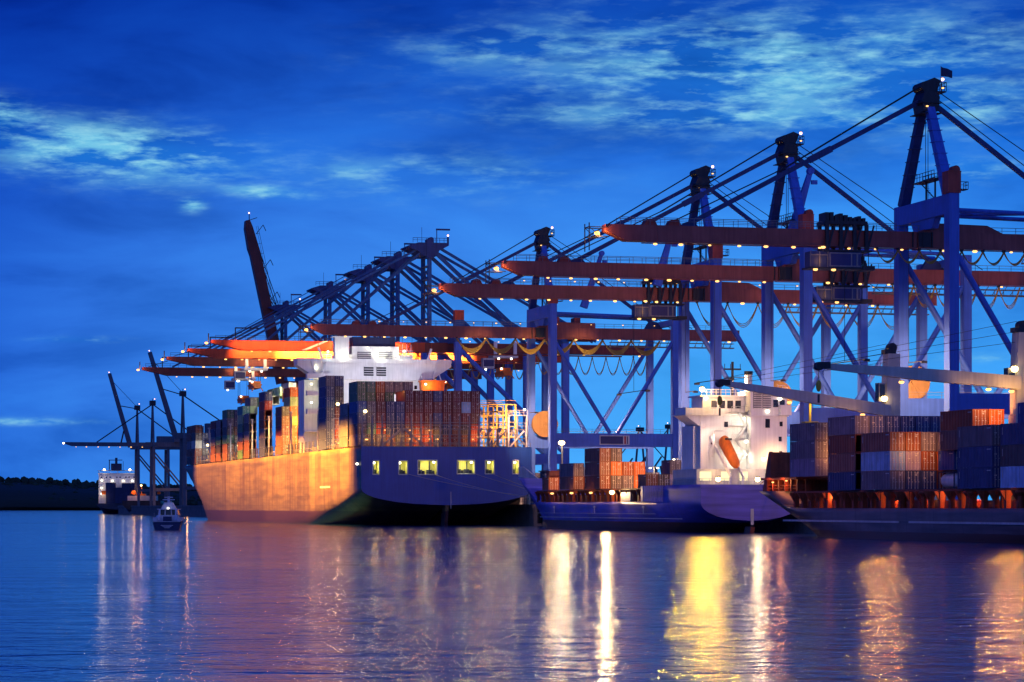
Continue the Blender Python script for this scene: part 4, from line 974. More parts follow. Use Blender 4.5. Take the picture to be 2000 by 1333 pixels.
    for f, rx, rz in prof:
        c = p.lerp(q_, f)
        for k in range(n): a = 2*math.pi*k/n; vs.append(c + sx*rx*.86*math.cos(a) + sz*rz*.86*math.sin(a))
    fs = [(i*n+k, i*n+(k+1)%n, (i+1)*n+(k+1)%n, (i+1)*n+k) for i in range(len(prof)-1) for k in range(n)]
    fs += [tuple(range(n)), tuple(range((len(prof)-1)*n, len(prof)*n))]
    s.add(vs, fs); lb = s.build('lifeboat', M['orange'], small, True)
    s = MB()
    for k in (-1, 0, 1): c = p.lerp(q_, .80) + sz*1.36 + sx*k*.55; s.box(c.x-.18, c.x+.18, c.y-.18, c.y+.18, c.z-.15, c.z+.2)
    s.build('lifeboat_window', M['glass'], lb)
    s = MB()
    for k in (-1.5, 1.5):
        a, b2 = p + sx*k - sz*1.2 - d*1.2, q_ + sx*k - sz*1.2 + d*1.5
        s.bar(a, b2, .3, .5); s.bar(a, (a.x, a.y+.5, 9.3), .4); s.bar(b2, (b2.x, b2.y+.8, 12.3), .3)
    c = q_ + d*.6 + sz*1.4; s.bar(c-sx*2.2, c+sx*2.2, .25); s.bar(c-sx*2.2, c-sx*2.2-Vector((0,-1.5,5)), .25); s.bar(c+sx*2.2, c+sx*2.2-Vector((0,-1.5,5)), .25)
    s.build('lifeboat_ramp', wh, small)
    # masts, uptake
    s = MB(); s.bar((.6, y0+10, 26.5), (.6, y0+10, 33.2), .4); s.box(-1.1, 2.3, y0+9.8, y0+10.2, 31.6, 31.9); s.bar((-.8, y0+10, 30.2), (3.6, y0+10, 30.2), .15); s.bar((3.6, y0+10, 29), (3.6, y0+10, 31.4), .12); s.box(-.3, .4, y0+9.6, y0+10.4, 28.8, 29.3)
    for x in (-1, .2, 2.2): s.bar((x, y0+10, 31.9), (x, y0+10, 32.8), .1)
    s.build('signal_mast', M['dark'], small)
    s = MB(); s.tube((3.2, y0+8, 27.3), (3.2, y0+8, 30.6), .75, n=12, mi=1); s.tube((3.2, y0+8, 30.6), (3.2, y0+8, 31.3), .85, n=12, mi=0); s.build('uptake', [M['dark'], M['offwhite']], small)
    pwm = emis('lit_poop_window', (1,.85,.45), 1.3)
    for x0, x1 in ((-8.8, -6.5), (-4.5, -2.6), (-.8, .8), (4.4, 6.6), (7.0, 8.8)):
        s = MB(); s.box(x0, x1, y0+1.42, y0+1.48, 10.0, 11.7); s.build('poop_window', pwm, small)
    s = MB(); s.box(5.2, 9.0, y0+.2, y0+.4, 12.6, 13.8); s.bar((3.0, y0+.3, 9.3), (9.3, y0+.3, 13.9), .15); s.build('gangway', M['oxide'], small)
    for x, y, z, r in ((-7.0, y0+5.6, 27.6, 'flood_lamp'), (-6.3, y0-2.2, 10.2, 'flood_lamp'), (1.6, y0-2.2, 10.2, 'flood_lamp')): put('flood_lamp', ME[r], small, (x, y, z))
    for x, y, z in ((4.6, y0+3, 14.2), (7.6, y0+3, 14.2), (-.8, y0+5.7, 13.6), (1.7, y0+5, 17.6), (1.2, y0+5, 22), (5.4, y0+3, 23.4), (7.9, y0+2.9, 25.8), (-6, y0+6.2, 25.9)): put('house_lamp', ME['white_lamp'], small, (x, y, z))
    for x, y, z, p, c in ((-7, y0+3.8, 28.6, 2600, (1,.60,.10)), (-6.2, y0-1.2, 11.9, 350, (1,.55,.15)), (1.6, y0-1.2, 11.9, 350, (1,.70,.36)), (6.4, y0+1.0, 14.4, 550, (1,.55,.22)), (.6, y0+3.0, 14.4, 520, WHITE), (.3, y0+3.0, 20.6, 480, WHITE), (-2.5, y0+3.5, 25.4, 300, (1,.62,.35)), (-6, y0+3.5, 18, 300, (1,.66,.5)), (-4.5, y0-2.5, 16.5, 420, (1,.6,.3))):
        if p > 1000 or z < 12: point_light((x, y, z), p, c, small, .4)
        else: flood((x, y-.8, z+.5), p*1.6, c, small, (x, y+5, z-1), 150, .4)
small_house()
flood((5.5, -14, 13), 5200, (1,.50,.36), small, (5.6, 8, 20), 75, .6)
flood((-7, 7.6, 28.2), 23000, (1,.54,.04), small, (-10, -120, 0), 70, .5); flood((1.6, .2, 12.0), 2600, (1,.70,.36), small, (-2, -100, 0), 70, .3)
# deck gear under the containers
s = MB(); s.box(-8.6, 8.6, 42, 126, 6.02, 7.6); s.build('hatch_coaming', M['oxide'], small)
s = MB(); s.box(-9.6, 9.6, 41, 127, 8.45, 8.75); s.build('hatch_cover', M['oxide'], small)
ps = MB(); ps.box(-.28, .28, -.35, .35, 0, 2.42); ps.prism([(-.28, 2.42), (-.28, 1.3), (-.9, 2.42)], -.2, .2); pm = ps.mesh('container_stanchion', M['oxide'])
for k in range(22): put('container_stanchion', pm, small, (-9.4, 43+k*3.95, 6.02))
for y, x in ((60, -9.8), (77, -9.7), (93, -9.7), (110, -9.7)):
    put('flood_lamp' if y == 60 else 'deck_lamp', ME['flood_lamp' if y == 60 else 'boom_lamp'], small, (x-.6, y, 8.0)); point_light((x-1.6, y, 7.7), 700 if y == 60 else 130, (1,.52,.14), small, .3)
flood((-11.8, 60, 7.9), 5200, (1,.62,.26), small, (-14, -60, -1), 60, .3)
s = MB(); s.box(-9.9, -9.7, 48, 55, 6.1, 8.0); s.build('name_board', M['offwhite'], small)
s = MB()
for a, b2 in ((128, 134), (134, 142), (142, 150), (150, 158)): pass
for xa in (-8.2, 7.9):
    s = MB(); s.prism([(131, 11.5), (150, 12.2), (150, 14.6), (146, 14.6), (133, 11.9)], xa, xa+.3, 'x'); s.build('bow_breakwater', M['offwhite'], small)
s = MB(); s.bar((0, 140, 11.5), (0, 140, 20.0), .35); s.bar((-.5, 140, 19.9), (.5, 140, 19.9), .2); s.build('foremast', M['steel'], small)
put('flood_lamp', ME['flood_lamp'], small, (-.3, 139.2, 20.2), 0, None, (1.5,1.5,1.2)); flood((-.4, 138.4, 20), 7500, (1,.70,.34), small, (-2, 60, 0), 70, .4); point_light((-.4, 136.4, 20), 900, (1,.75,.4), small, .4)
s = MB(); s.box(-2, 2, 143, 147, 11.6, 13.6); s.tube((-3, 141, 12.4), (3, 141, 12.4), .8, n=10); s.build('windlass', M['oxide'], small)
point_light((0, 148, 14.5), 900, (1,.7,.3), small, .3)

# ---------------------------------------------------------------- the near dark ship, running out of the picture
NA = 330.0; NHB = 13.6; NCn = -12.9; NL = 152
near = thing('cargo_ship', 'nearest ship, dark grey hull, flared bow to the left, two grey deck cranes', 'ship', W(NCn, NA, 0))
m_nr = hull_paint('near_ship_hull', (.165,.125,.14), (.14,.06,.045), 1.3, rust=.35, dirtcol=(.12,.065,.05))
hull_mesh('hull', m_nr, near, NHB, NL, lambda y: 4.75 if y < 119 else (4.75+2.9*min(1, (y-119)/5.5)), (1.0, .3, 3, .3), (NL, NL-20, 30, 40, 7.6), levels=12)
s = MB(); s.box(-NHB-.12, -NHB+.05, 66, 118, 2.55, 2.85); s.box(-NHB-.12, -NHB+.05, -10, 62, 2.55, 2.85); s.build('rubbing_strake', M['offwhite'], near)
s = MB()
vs = [(0, NL-20-3, .6), (0, NL-16, .9), (0, NL-12.5, .35), (0, NL-11, -.5)]
s.sphere((0, NL-20, -.9), 2.2, 0, 14, 8, (.7, 3.2, .95)); s.build('bulbous_bow', m_nr, near, True)
s = MB(); s.box(-2.2, 2.2, NL-6.5, NL-3.0, 7.6, 9.4); s.build('bow_bulwark', M['offwhite'], near)
s = MB(); s.box(-11.5, 11.5, -20, 112, 4.77, 5.9); s.build('hatch_coaming', M['oxide'], near)
s = MB(); s.box(-12.6, 13.2, -30, 116, 7.25, 7.55); s.build('hatch_cover', M['oxide'], near)
s = MB(); s.box(-11.6, 11.6, 117.5, 136, 9.6, 9.95); s.build('hatch_cover', M['oxide'], near)
ps = MB(); ps.box(-.35, .35, -.4, .4, 0, 2.48); ps.prism([(-.35, 2.48), (-.35, 1.0), (-1.2, 2.48)], -.2, .2); ps.prism([(.35, 2.48), (.35, 1.4), (1.0, 2.48)], -.2, .2); pm = ps.mesh('container_stanchion', M['oxide'])
for k in range(26): put('container_stanchion', pm, near, (-12.6, 17+k*3.9, 4.77))
ps = MB(); ps.box(-.3, .3, -.3, .3, 0, 2.3); ps.bar((-.2, 0, 1.2), (-.2, 2.5, 1.2), .1); ps.bar((-.2, 0, .6), (-.2, 2.5, .6), .1); pm2 = ps.mesh('deck_post', M['oxide'])
for k in range(14): put('deck_post', pm2, near, (-11.9+(k%2)*.4, 17+k*7.4, 4.77))
ps = MB(); ps.tube((0,0,0), (0,0,1.7), .45, n=10); ps.tube((0,0,1.7), (0,0,2.2), .45, .85, n=10); ps.sphere((0,0,2.2), .85, 0, 12, 6, (1,1,.45)); ps.bar((-.5,0,0), (-.2,0,1.6), .15); pm3 = ps.mesh('vent_cowl', M['oxide'])
for y in (58.5, 72.5, 40.6, 41.8, 92.5, 24): put('vent_cowl', pm3, near, (-12.7, y, 4.77))
for k in range(12): put('forecastle_post', pm2, near, (-10.6+(k//6)*1.5, 119+(k%6)*3.1, 7.62), 0, None, (1,1,.85))
s = MB(); s.prism([(136.2, 7.65), (140.5, 7.65), (137.2, 14.6), (136.2, 14.6)], -9.6, -9.2, 'x'); s.prism([(136.2, 7.65), (140.5, 7.65), (137.2, 14.6), (136.2, 14.6)], 9.2, 9.6, 'x')
s.box(-9.2, 9.2, 136.2, 136.5, 7.65, 14.5)
for z in (9.9, 12.2): s.box(-9.6, 9.6, 136.6, 139.6-(z-8)*.35, z, z+.15)
s.build('breakwater', M['oxide'], near)
for y, z in ((98, 6.3), (72, 6.1), (60, 6.3), (41, 6.2), (50, 6.4), (26, 6.2), (124, 9.0), (131, 8.8)):
    put('deck_lamp', ME['deck_lamp'], near, (-11.0, y, z+.4)); point_light((-12.0, y, z+.2), 330, (1,.30,.08), near, .2)
def deck_crane(y, jib_tip, jib_base, top, name):
    s = MB(); x = -.6
    s.bar((x, y, 5.9), (x, y, 18.4), 2.6); s.tube((x, y, 18.4), (x, y, 19.2), 1.5, n=16); s.prism([(x-1.15, 19.2), (x+1.3, 19.2), (x+1.3, top), (x-.75, top), (x-1.0, top-4)], y-1.2, y+1.2)
    o = s.build('deck_crane', M['jib'], near)
    s = MB(); s.box(x-2.3, x-1.17, y-1.0, y+.6, 22.2, 25.2, 0); s.box(x-2.36, x-2.3, y-.9, y+.5, 22.8, 25.0, 1); s.box(x-2.2, x-1.3, y-1.06, y-1.0, 22.8, 25.0, 1)
    for k in range(3): s.box(x-2.42, x-2.3, y-.9+k*.62, y-.82+k*.62, 22.2, 25.2, 2)
    s.build('operator_cab', [M['jib'], M['glass'], M['dark']], o)
    s = MB(); s.box(x-1.2, x+.7, y-.9, y+.9, top, top+.7); s.tube((x+.2, y-.7, top+1.0), (x+.2, y+.7, top+1.0), .75, n=14); s.build('sheave_head', M['dark'], o)
    b0, b1 = Vector((x-1.0, y-1.9, jib_base)), Vector(jib_tip)
    s = MB()
    s.bar(b0, b0.lerp(b1, .55), 1.5, 1.9, 0, 1.4, 1.7); s.bar(b0.lerp(b1, .55), b1, 1.4, 1.7, 0, .8, .8)
    s.build('jib', M['jib'], o)
    s = MB(); s.box(b1.x-1.2, b1.x+.6, b1.y-.6, b1.y+.6, b1.z-.3, b1.z+.6); s.tube((b1.x-1.0, b1.y-.7, b1.z), (b1.x-1.0, b1.y+.7, b1.z), .6, n=12); s.build('jib_head', M['dark'], o)
    s = MB(); s.tube((b1.x-1.0, b1.y, b1.z), (b1.x-1.0, b1.y, b1.z-1.8), .06, n=4); s.sphere((b1.x-1.0, b1.y, b1.z-2.8), 0.7, 1, 12, 8, (.6,.4,1.2)); s.bar((b1.x-1, b1.y, b1.z-4), (b1.x-1, b1.y, b1.z-5.2), .25); s.build('hook_block', [M['dark'], M['yellow']], o)
    s = MB()
    for k in range(3): s.tube((x-.8, y-.6+.3*k, top+1.6-1.5*k), (b1.x-.4, b1.y-.4+.2*k, b1.z+.8-.5*k), .032, n=4)
    s.build('luffing_rope', M['rope'], o)
    for f in (.05, .17, .93 if False else .62):
        c = b0.lerp(b1, f); put('jib_lamp', ME['boom_lamp'], o, (c.x, c.y-.6, c.z-1.4))
    put('flood_lamp', ME['flood_lamp'], o, (x-1.7, y-1.8, jib_base+2.0)); flood((x-3.2, y-3.4, jib_base+.4), 6500, (1,.37,.05), o, (x-20, y-80, -10), 80, .3); flood((x-3, y-6, jib_base-3), 1700, (1,.5,.1), o, (x-2, y, jib_base+3), 110); flood((x-9, y-5, jib_base-3.4), 900, (1,.5,.1), o, (x-9, y-2, jib_base+1), 110)
    return o
deck_crane(102.7, (-29.4, 101, 24.8), 20.6, 30.0, 'deck_crane')
deck_crane(51.3, (-31.6, 49, 25.0), 23.0, 30.4, 'deck_crane')
s = MB(); s.bar((-3.5, 133, 19.8), (-3.5, 133, 23.2), .35); s.box(-4.7, -2.3, 132, 134, 19.4, 19.8); s.build('foremast', M['yellow'], near)
point_light((-3.6, 131.5, 22), 250, (1,.7,.2), near, .2)

# ---------------------------------------------------------------- far ships
def far_vessels():
    B0 = -92; A0 = A_at(190, B0)
    def loc(u, Y): return Vector(((u-UC)/F*Y, Y, 0))
    Y = 1950.0; k = Y/F
    t = thing('cargo_vessel', 'far vessel with a brightly lit pale bridge block and orange lifeboat, low dark hull', 'ship', loc(228, Y), .05)
    mh = hull_paint('far_ship_hull', (.03,.035,.07), (.05,.02,.02), .8)
    hull_mesh('hull', mh, t, 14, 110, 7.2, (3, .3, 4, .3), (110, 100, 20, 30, 8), levels=8)
    s = MB(); s.box(-13.2, 13.0, 8, 22, 7.25, 27.5); s.box(-13.6, 13.4, 7.6, 22.4, 27.5, 28.4); s.build('accommodation_block', M['white'], t)
    s = MB(); s.box(-13.8, 13.6, 7.2, 20, 29.9, 30.2)
    for x in (-13, 0, 13): s.bar((x, 8, 28.4), (x, 8, 30), .4)
    s.build('bridge_deck', M['offwhite'], t)
    s = MB(); s.box(-4.8, 2.2, 9, 16, 30.2, 35); s.bar((-1.2, 10, 35), (-1.2, 10, 39), 1.6); s.bar((-6.5, 10, 37.4), (3, 10, 37.4), .5); s.bar((-6, 10, 30.2), (-6, 10, 37.6), .6); s.bar((3.6, 10, 30.2), (3.6, 10, 36.6), .3); s.build('funnel', M['navy'], t)
    s = MB()
    for x in (-11.5, -8.2, -5.7, -1, 1.2, 5.2, 7.4, 10.8): s.box(x, x+.8, 7.9, 7.98, 25.0, 25.9)
    s.build('porthole', M['glass'], t)
    for x, z in ((-9.2, 30.7), (8.5, 30.7)): put('flood_lamp', ME['flood_lamp'], t, (x, 6.5, z), 0, None, (1.4,1.4,1.4))
    for x, z in ((-11, 23.2), (-3.6, 23), (3.8, 23), (10.2, 23), (-11, 18), (-11, 14)): put('house_lamp', ME['white_lamp'], t, (x, 7.0, z), 0, None, (1.7,1.7,1.7)); point_light((x, 4.6, z-.8), 90, (1,.66,.36), t, .4)
    point_light((-9, 2, 31), 250, WHITE, t); point_light((8, 2, 31), 250, WHITE, t)
    s = MB(); s.prism([(-10.6, 13.4), (-7.6, 13.4), (-7.2, 16), (-10.8, 16)], 2, 6); s.build('lifeboat', M['orange'], t)
    point_light((-9, -1, 12), 400, WARM, t)
    dk = [(-7.6, -1.0, 1, 5, 7.25, 21.6), (3.2, 13, 3, 7, 7.25, 21.4), (-1.0, 9, -1, 3, 7.25, 18.2)]
    for n_, (x0, x1, y0, y1, z0, z1) in enumerate(dk):
        s = MB(); s.box(x0, x1, y0, y1, z0, z1)
        for kx in range(int((x1-x0)/2.4)): s.box(x0+.3+kx*2.4, x0+.5+kx*2.4, y0-.06, y0, z0+.3, z1-.3)
        s.build('deck_cargo_screen', M['navy'], t)
    Y2 = 1700.0
    t2 = thing('barge', 'dark hulled barge lying in front of the far lit vessel, pale band along its top', 'barge', loc(276, Y2), .02)
    mh2 = hull_paint('barge_hull', (.012,.014,.03), (.02,.012,.015), .6)
    hull_mesh('hull', mh2, t2, 11.5, 90, 8.6, (2, .3, 5, .35), (90, 84, 20, 25, 9), levels=8)
    s = MB(); s.box(-8.3, 9.2, -.2, 8, 8.65, 11.6); s.build('deck_house', M['offwhite'], t2)
    s = MB(); s.box(-3.0, 2.5, .2, 5, 11.62, 12.8); s.tube((-4.6, -.3, 13.4), (-4.6, 3, 13.4), 1.4, n=10); s.tube((10.5, .5, 13.4), (10.5, 3, 13.4), 1.1, n=10); s.bar((0, 1, 12.8), (0, 1, 18), .4); s.build('deck_gear', M['orange'], t2)
    put('flood_lamp', ME['flood_lamp'], t2, (0, -.3, 17.8)); point_light((0, -2.4, 17.6), 500, WARM, t2); point_light((-4, -3, 14.6), 700, SODIUM, t2)
far_vessels()
def patrol_boat():
    Y = 600.0
    t = thing('patrol_boat', 'small grey blue launch heading away on open water, one white stern light', 'boat', Vector(((326-UC)/F*Y, Y, 0)), .06)
    g = paint('launch_grey', (.62,.64,.75), .45, .25, 1.2); nv = paint('launch_navy', (.015,.03,.11), .4, .2, 1)
    s = MB(); hbm = 3.0
    st = [(0, 2.75, 3.0, .2, 1.7), (2, 2.8, 3.1, .1, 1.75), (6, 2.7, 3.2, 0, 1.9), (10, 2.1, 2.9, -.1, 2.2), (13, 1.0, 2.0, -.1, 2.6), (15, .05, .3, .5, 3.0)]
    vs = []
    for y, wl, wd, zb, zt in st: vs += [(-wl*.9, y, zb-.4), (-wl, y, .5), (-wd, y, zt), (wd, y, zt), (wl, y, .5), (wl*.9, y, zb-.4)]
    fs = [(6*i+j, 6*i+6+j, 6*i+6+(j+1)%6, 6*i+(j+1)%6) for i in range(5) for j in range(6)] + [(0,1,2,3,4,5)]
    s.add(vs, fs); s.build('hull', nv, t)
    s = MB()
    for z, w_ in ((.95, 1.3), (.7, .95), (.45, .6)): s.box(-w_, w_, -.06, -.01, z, z+.1)
    s.build('swim_step', g, t)
    s = MB()
    s.box(-2.7, 2.7, .1, 4.5, 1.76, 1.86); s.box(-2.95, -2.1, .2, 11, 1.88, 2.7); s.box(2.1, 2.95, .2, 11, 1.88, 2.7)
    s.prism([(-2.1, 1.9), (2.1, 1.9), (1.95, 3.2), (-1.95, 3.2)], 4.6, 11); s.build('deck_side', g, t)
    s = MB(); s.prism([(-2.2, 3.2), (2.2, 3.2), (1.9, 4.35), (-1.9, 4.35)], 4.8, 9.5, mi=1); s.box(-2.35, 2.35, 4.2, 9.9, 4.36, 4.52, 0)
    for x in (-2.1, -.7, .7, 2.0): s.bar((x, 4.75, 3.2), (x*.9, 4.75, 4.4), .22, mi=0)
    s.build('wheelhouse', [g, M['glass']], t)
    s = MB()
    for x in (-1.7, 1.7): s.bar((x, 2.2, 1.9), (x, 3.4, 4.4), .3); 
    for x in (-1.9, 1.9): s.tube((x, .9, 1.9), (x, 1.4, 3.0), .38, .45, n=10)
    s.prism([(-1.6, 4.53), (1.6, 4.53), (.9, 5.9), (-.9, 5.9)], 5.2, 7.6); s.box(-.25, .25, 6, 6.6, 5.9, 7.2); s.bar((-1.3, 6.2, 6.5), (1.3, 6.2, 6.5), .2); s.box(-.9, .9, 6, 6.4, 6.9, 7.1); s.build('mast_arch', g, t)
    s = MB(); s.box(-.9, .9, 1.2, 2.6, 1.9, 2.9); s.box(-.75, -.1, 1.14, 1.19, 2.1, 2.7); s.box(.1, .75, 1.14, 1.19, 2.1, 2.7); s.build('engine_hatch', nv, t)
    s = MB(); s.rail((-2.8, .1, 2.7), (-2.8, 4, 2.7), .9, 1.2, .06); s.rail((2.8, .1, 2.7), (2.8, 4, 2.7), .9, 1.2, .06); s.build('handrail', M['steel'], t)
    put('stern_light', ME['white_lamp'], t, (0, 4.05, 4.7), 0, None, (.6,.6,.6))
patrol_boat()
# ================================================================ containers
COLR = dict(maroon=(.19,.042,.05), navy=(.055,.075,.20), slate=(.19,.165,.20), blue=(.035,.085,.30), orange=(.62,.15,.03), rust=(.27,.075,.035), brown=(.27,.11,.075),
            grey=(.20,.21,.23), green=(.10,.22,.15), white=(.62,.62,.58), yellow=(.62,.38,.06), lightblue=(.34,.56,.85), charcoal=(.11,.09,.10), tan=(.45,.24,.09), teal=(.06,.20,.22), lilac=(.34,.28,.42), palegreen=(.38,.55,.30), red=(.48,.07,.03))
CWORD = dict(lightblue='light blue', palegreen='pale green', slate='slate grey', rust='rust red')
ORD = ['first','second','third','fourth','fifth','sixth','seventh','eighth','ninth','tenth','eleventh','twelfth','thirteenth','fourteenth','fifteenth','sixteenth','seventeenth']
def cont_mesh(Lc, H=2.9, Wd=2.44):
    s = MB()
    n = int(Lc/.55)*2
    for sx in (-1, 1):       # corrugated side walls as one folded sheet
        x0, xi = sx*(Wd/2-.02), sx*(Wd/2-.09); vs = []
        for k in range(n+1):
            y = .14+(Lc-.28)*k/n; xx = x0 if (k//1) % 4 in (0, 1) else xi
            vs += [(xx, y, .17), (xx, y, H-.13)]
        s.add(vs, [(2*k, 2*k+2, 2*k+3, 2*k+1) for k in range(n)])
        s.box(min(sx*Wd/2, sx*(Wd/2-.12)), max(sx*Wd/2, sx*(Wd/2-.12)), .15, Lc-.15, .0, .17); s.box(min(sx*Wd/2, sx*(Wd/2-.1)), max(sx*Wd/2, sx*(Wd/2-.1)), .15, Lc-.15, H-.13, H)
        for y in (0, Lc-.16): s.box(min(sx*Wd/2, sx*(Wd/2-.16)), max(sx*Wd/2, sx*(Wd/2-.16)), y, y+.16, 0, H)
    s.box(-Wd/2+.17, Wd/2-.17, .14, Lc-.02, .05, .2); s.box(-Wd/2+.11, Wd/2-.11, .14, Lc-.14, H-.07, H-.02)
    s.box(-Wd/2+.17, Wd/2-.17, Lc-.1, Lc-.03, .2, H-.12)
    for z0, z1 in ((0, .16), (H-.15, H)): s.box(-Wd/2+.165, Wd/2-.165, .0, .13, z0, z1)
    for sx in (-1, 1):
        y0 = .5 if sx < 0 else Lc-1.9; x = sx*(Wd/2-.015)
        s.box(min(x, x+sx*.012), max(x, x+sx*.012), y0, y0+1.3, H-.5, H-.36, 1); s.box(min(x, x+sx*.012), max(x, x+sx*.012), Lc-.75, Lc-.6, H-1.5, H-.5, 1)
    return s.mesh('container', [M['cont'], M['lockbar']])
def door_mesh(H=2.9, Wd=2.44):
    s = MB()
    for x0, x1 in ((-Wd/2+.18, -.015), (.015, Wd/2-.18)):
        s.box(x0, x1, .05, .11, .18, H-.17)
        for k in range(4): z = .35+k*(H-.75)/3.2; s.box(x0+.06, x1-.06, .035, .049, z, z+.3)
        for f in (.27, .73):
            x = x0+(x1-x0)*f; s.box(x-.028, x+.028, -.02, .03, .1, H-.1, 1)
            for z in (.22, H*.5, H-.3): s.box(x-.07, x+.07, -.03, .034, z, z+.09, 1)
            s.box(x-.03, x+.22, -.035, -.021, 1.15, 1.22, 1)
    s.box(.25, .62, .028, .034, H-.75, H-.55, 1); s.box(.25, .85, .028, .034, H-.42, H-.34, 1); s.box(-.85, -.5, .028, .034, H-1.2, H-1.05, 1)
    return s.mesh('container_door', [M['cont'], M['lockbar']])
CM = {40: cont_mesh(12.19), 20: cont_mesh(6.06)}; DM = door_mesh(); DMs = None
CN = [0]; SEEN = {}
def container(B, A, z, size, col, label, group, door=True, rnd=random.Random(5)):
    o = bpy.data.objects.new('container', CM[size]); COL.objects.link(o)
    o.location = W(B, A, z); o.rotation_euler = (0, 0, PHI)
    c = COLR[col]; j = rnd.uniform(.82, 1.18); o.color = (c[0]*j, c[1]*j, c[2]*j, 1)
    tag(o, label, 'container', group)
    if door:
        d = bpy.data.objects.new('door', DM); COL.objects.link(d); d.parent = o; d.color = o.color
    CN[0] += 1
    return o
P25 = 2.55
def stack(B0, A, z0, size, heights, pick, place, group, pitch=2.93, behind=None, ncol=None, left='port'):
    """one bay; heights per column from the port side; only what can be seen from astern / port is built"""
    rnd = random.Random(int(A*7+B0*3)); side_word = left
    for c, h in enumerate(heights):
        for k in range(h):
            exposed = (c == 0 or heights[c-1] <= k) or behind is None or c >= len(behind) or behind[c] <= k
            if not exposed: continue
            col = pick(c, k, rnd)
            tier = 'top' if k == h-1 else ('bottom' if k == 0 else ORD[k])
            lab = f"{CWORD.get(col, col)} container, {tier} tier, {ORD[c]} from {side_word}, {place}"
            container(B0+1.25+c*P25, A, z0+k*pitch, size, col, lab, group, behind is None or c >= len(behind) or behind[c] <= k)
def table(rows, fallback):
    """rows: list (bottom tier first) of space separated colours per column"""
    tb = [r.split() for r in rows]
    def pick(c, k, rnd):
        if k < len(tb) and c < len(tb[k]) and tb[k][c] != '-': return tb[k][c]
        return rnd.choice(fallback)
    return pick
PB = -46.4
GB = 'containers on the large ship'
D = 21.02
stern = ["slate charcoal slate brown grey rust red red navy maroon maroon rust red", "charcoal green red navy navy brown red brown charcoal navy brown charcoal red",
         "navy slate maroon navy blue maroon maroon maroon navy maroon maroon maroon brown", "blue slate maroon navy navy maroon maroon maroon maroon maroon maroon lightblue maroon",
         "- - - - - maroon maroon maroon navy maroon maroon maroon maroon"]
h1 = [4]*5+[5]*8
stack(PB, 727, D, 40, h1, table(stern, ['maroon','navy']), 'large ship stern bay', GB)
h2 = [4,6,6,6,6,6,6,5,5,4,4,4,4]
stack(PB, 741, D, 40, h2, table(["-"]*4+["slate green green maroon green teal slate slate slate slate green", "slate green teal rust slate slate slate charcoal teal slate tan"], ['green','slate','grey','teal']), 'large ship second bay', GB, behind=h1)
h2b = [0,0,0,3,3,4,5,6,6,6,5,5]
h3 = [7,7]
stack(PB, 774, D, 40, h3, table(["navy brown","navy red","navy maroon","navy maroon","blue charcoal","navy charcoal","slate navy"], ['navy']), 'stacks just aft of the bridge', GB)
hF1 = [5,7,7,6,5,4,3]
hF2 = [7,7,7,8,7,8,7]
stack(PB, 851, D, 40, hF1, table(["brown rust red rust","brown orange yellow red","maroon orange yellow orange","brown yellow orange rust","charcoal orange yellow orange","- palegreen orange white","- orange rust orange"], ['orange','yellow','rust']), 'first bay ahead of the bridge', GB)  # orange and yellow here put the lamp light into the container colours
stack(PB, 885, D, 40, hF2, table(["navy rust","navy red","slate orange","rust red","rust red palegreen","red rust orange yellow","navy orange rust orange yellow orange grey","- - - white - white"], ['orange','yellow','grey','white']), 'second bay ahead of the bridge', GB, behind=hF1)  # orange lamp light on the ends is partly put into these colours
hF3 = [5,5,6,7,8,7]
stack(PB, 918, D, 40, hF3, table(["brown brown","brown brown","slate charcoal","charcoal charcoal","slate navy navy","- - rust palegreen white","- - - white grey grey"], ['white','grey','palegreen']), 'third bay ahead of the bridge', GB, behind=hF2)
hF4 = [6,7,7,7,8,8]
stack(PB, 932.5, D, 40, hF4, table(["green","brown","navy","green green","palegreen","teal palegreen white"], ['palegreen','white','green','grey']), 'fourth bay ahead of the bridge', GB, behind=hF3)
hF5 = [6,6,5,6]
stack(PB, 969, D, 40, hF5, table(["brown rust","brown charcoal","green charcoal","charcoal brown","slate navy","green navy"], ['navy','brown','charcoal']), 'fifth bay ahead of the bridge', GB)
hF6 = [5,6,6]
stack(PB, 985.5, D, 40, hF6, table(["brown","charcoal","green","slate","slate"], ['brown','rust','slate']), 'sixth bay ahead of the bridge', GB, behind=hF5)
hF7 = [5,5,5]
stack(PB, 999.5, D, 40, hF7, table(["brown","brown","slate","navy","maroon"], ['brown','navy']), 'seventh bay ahead of the bridge', GB, behind=hF6)
hF8 = [5,4,4,5,5]
stack(PB, 1053, D, 40, hF8, table(["brown navy navy","brown charcoal navy","white navy navy","charcoal navy navy","rust - - white white"], ['navy','charcoal','white']), 'eighth bay ahead of the bridge', GB)
stack(PB, 1067, D, 40, [5,5], table(["charcoal","brown","slate","brown","brown"], ['brown']), 'large ship foremost bay', GB, behind=hF8)
for x, y, z, p, c in ((-17.5, 123, 27, 9000, (1,.55,.12)), (-13, 122, 35, 9000, (1,.6,.16)), (-8, 121, 41, 7000, (1,.6,.16)), (-17.5, 157, 30, 6500, (1,.5,.12)), (-14, 156, 42, 4500, (1,.75,.4)), (-9, 158, 46, 5000, (1,.85,.6)),
                      (-16, 191, 27, 1400, WHITE), (-13, 192, 44, 4200, (1,.95,.6)), (-18, 243, 25, 900, WHITE), (-19, 327, 27, 1500, WHITE)):
    flood((x, y-2.5, z), p*1.7, c, big, (x-1, y+8, z-2), 80 if z > 38 else 125, .4)
point_light((-13.2, 12, 36.2), 900, (1,.38,.05), big, .2)
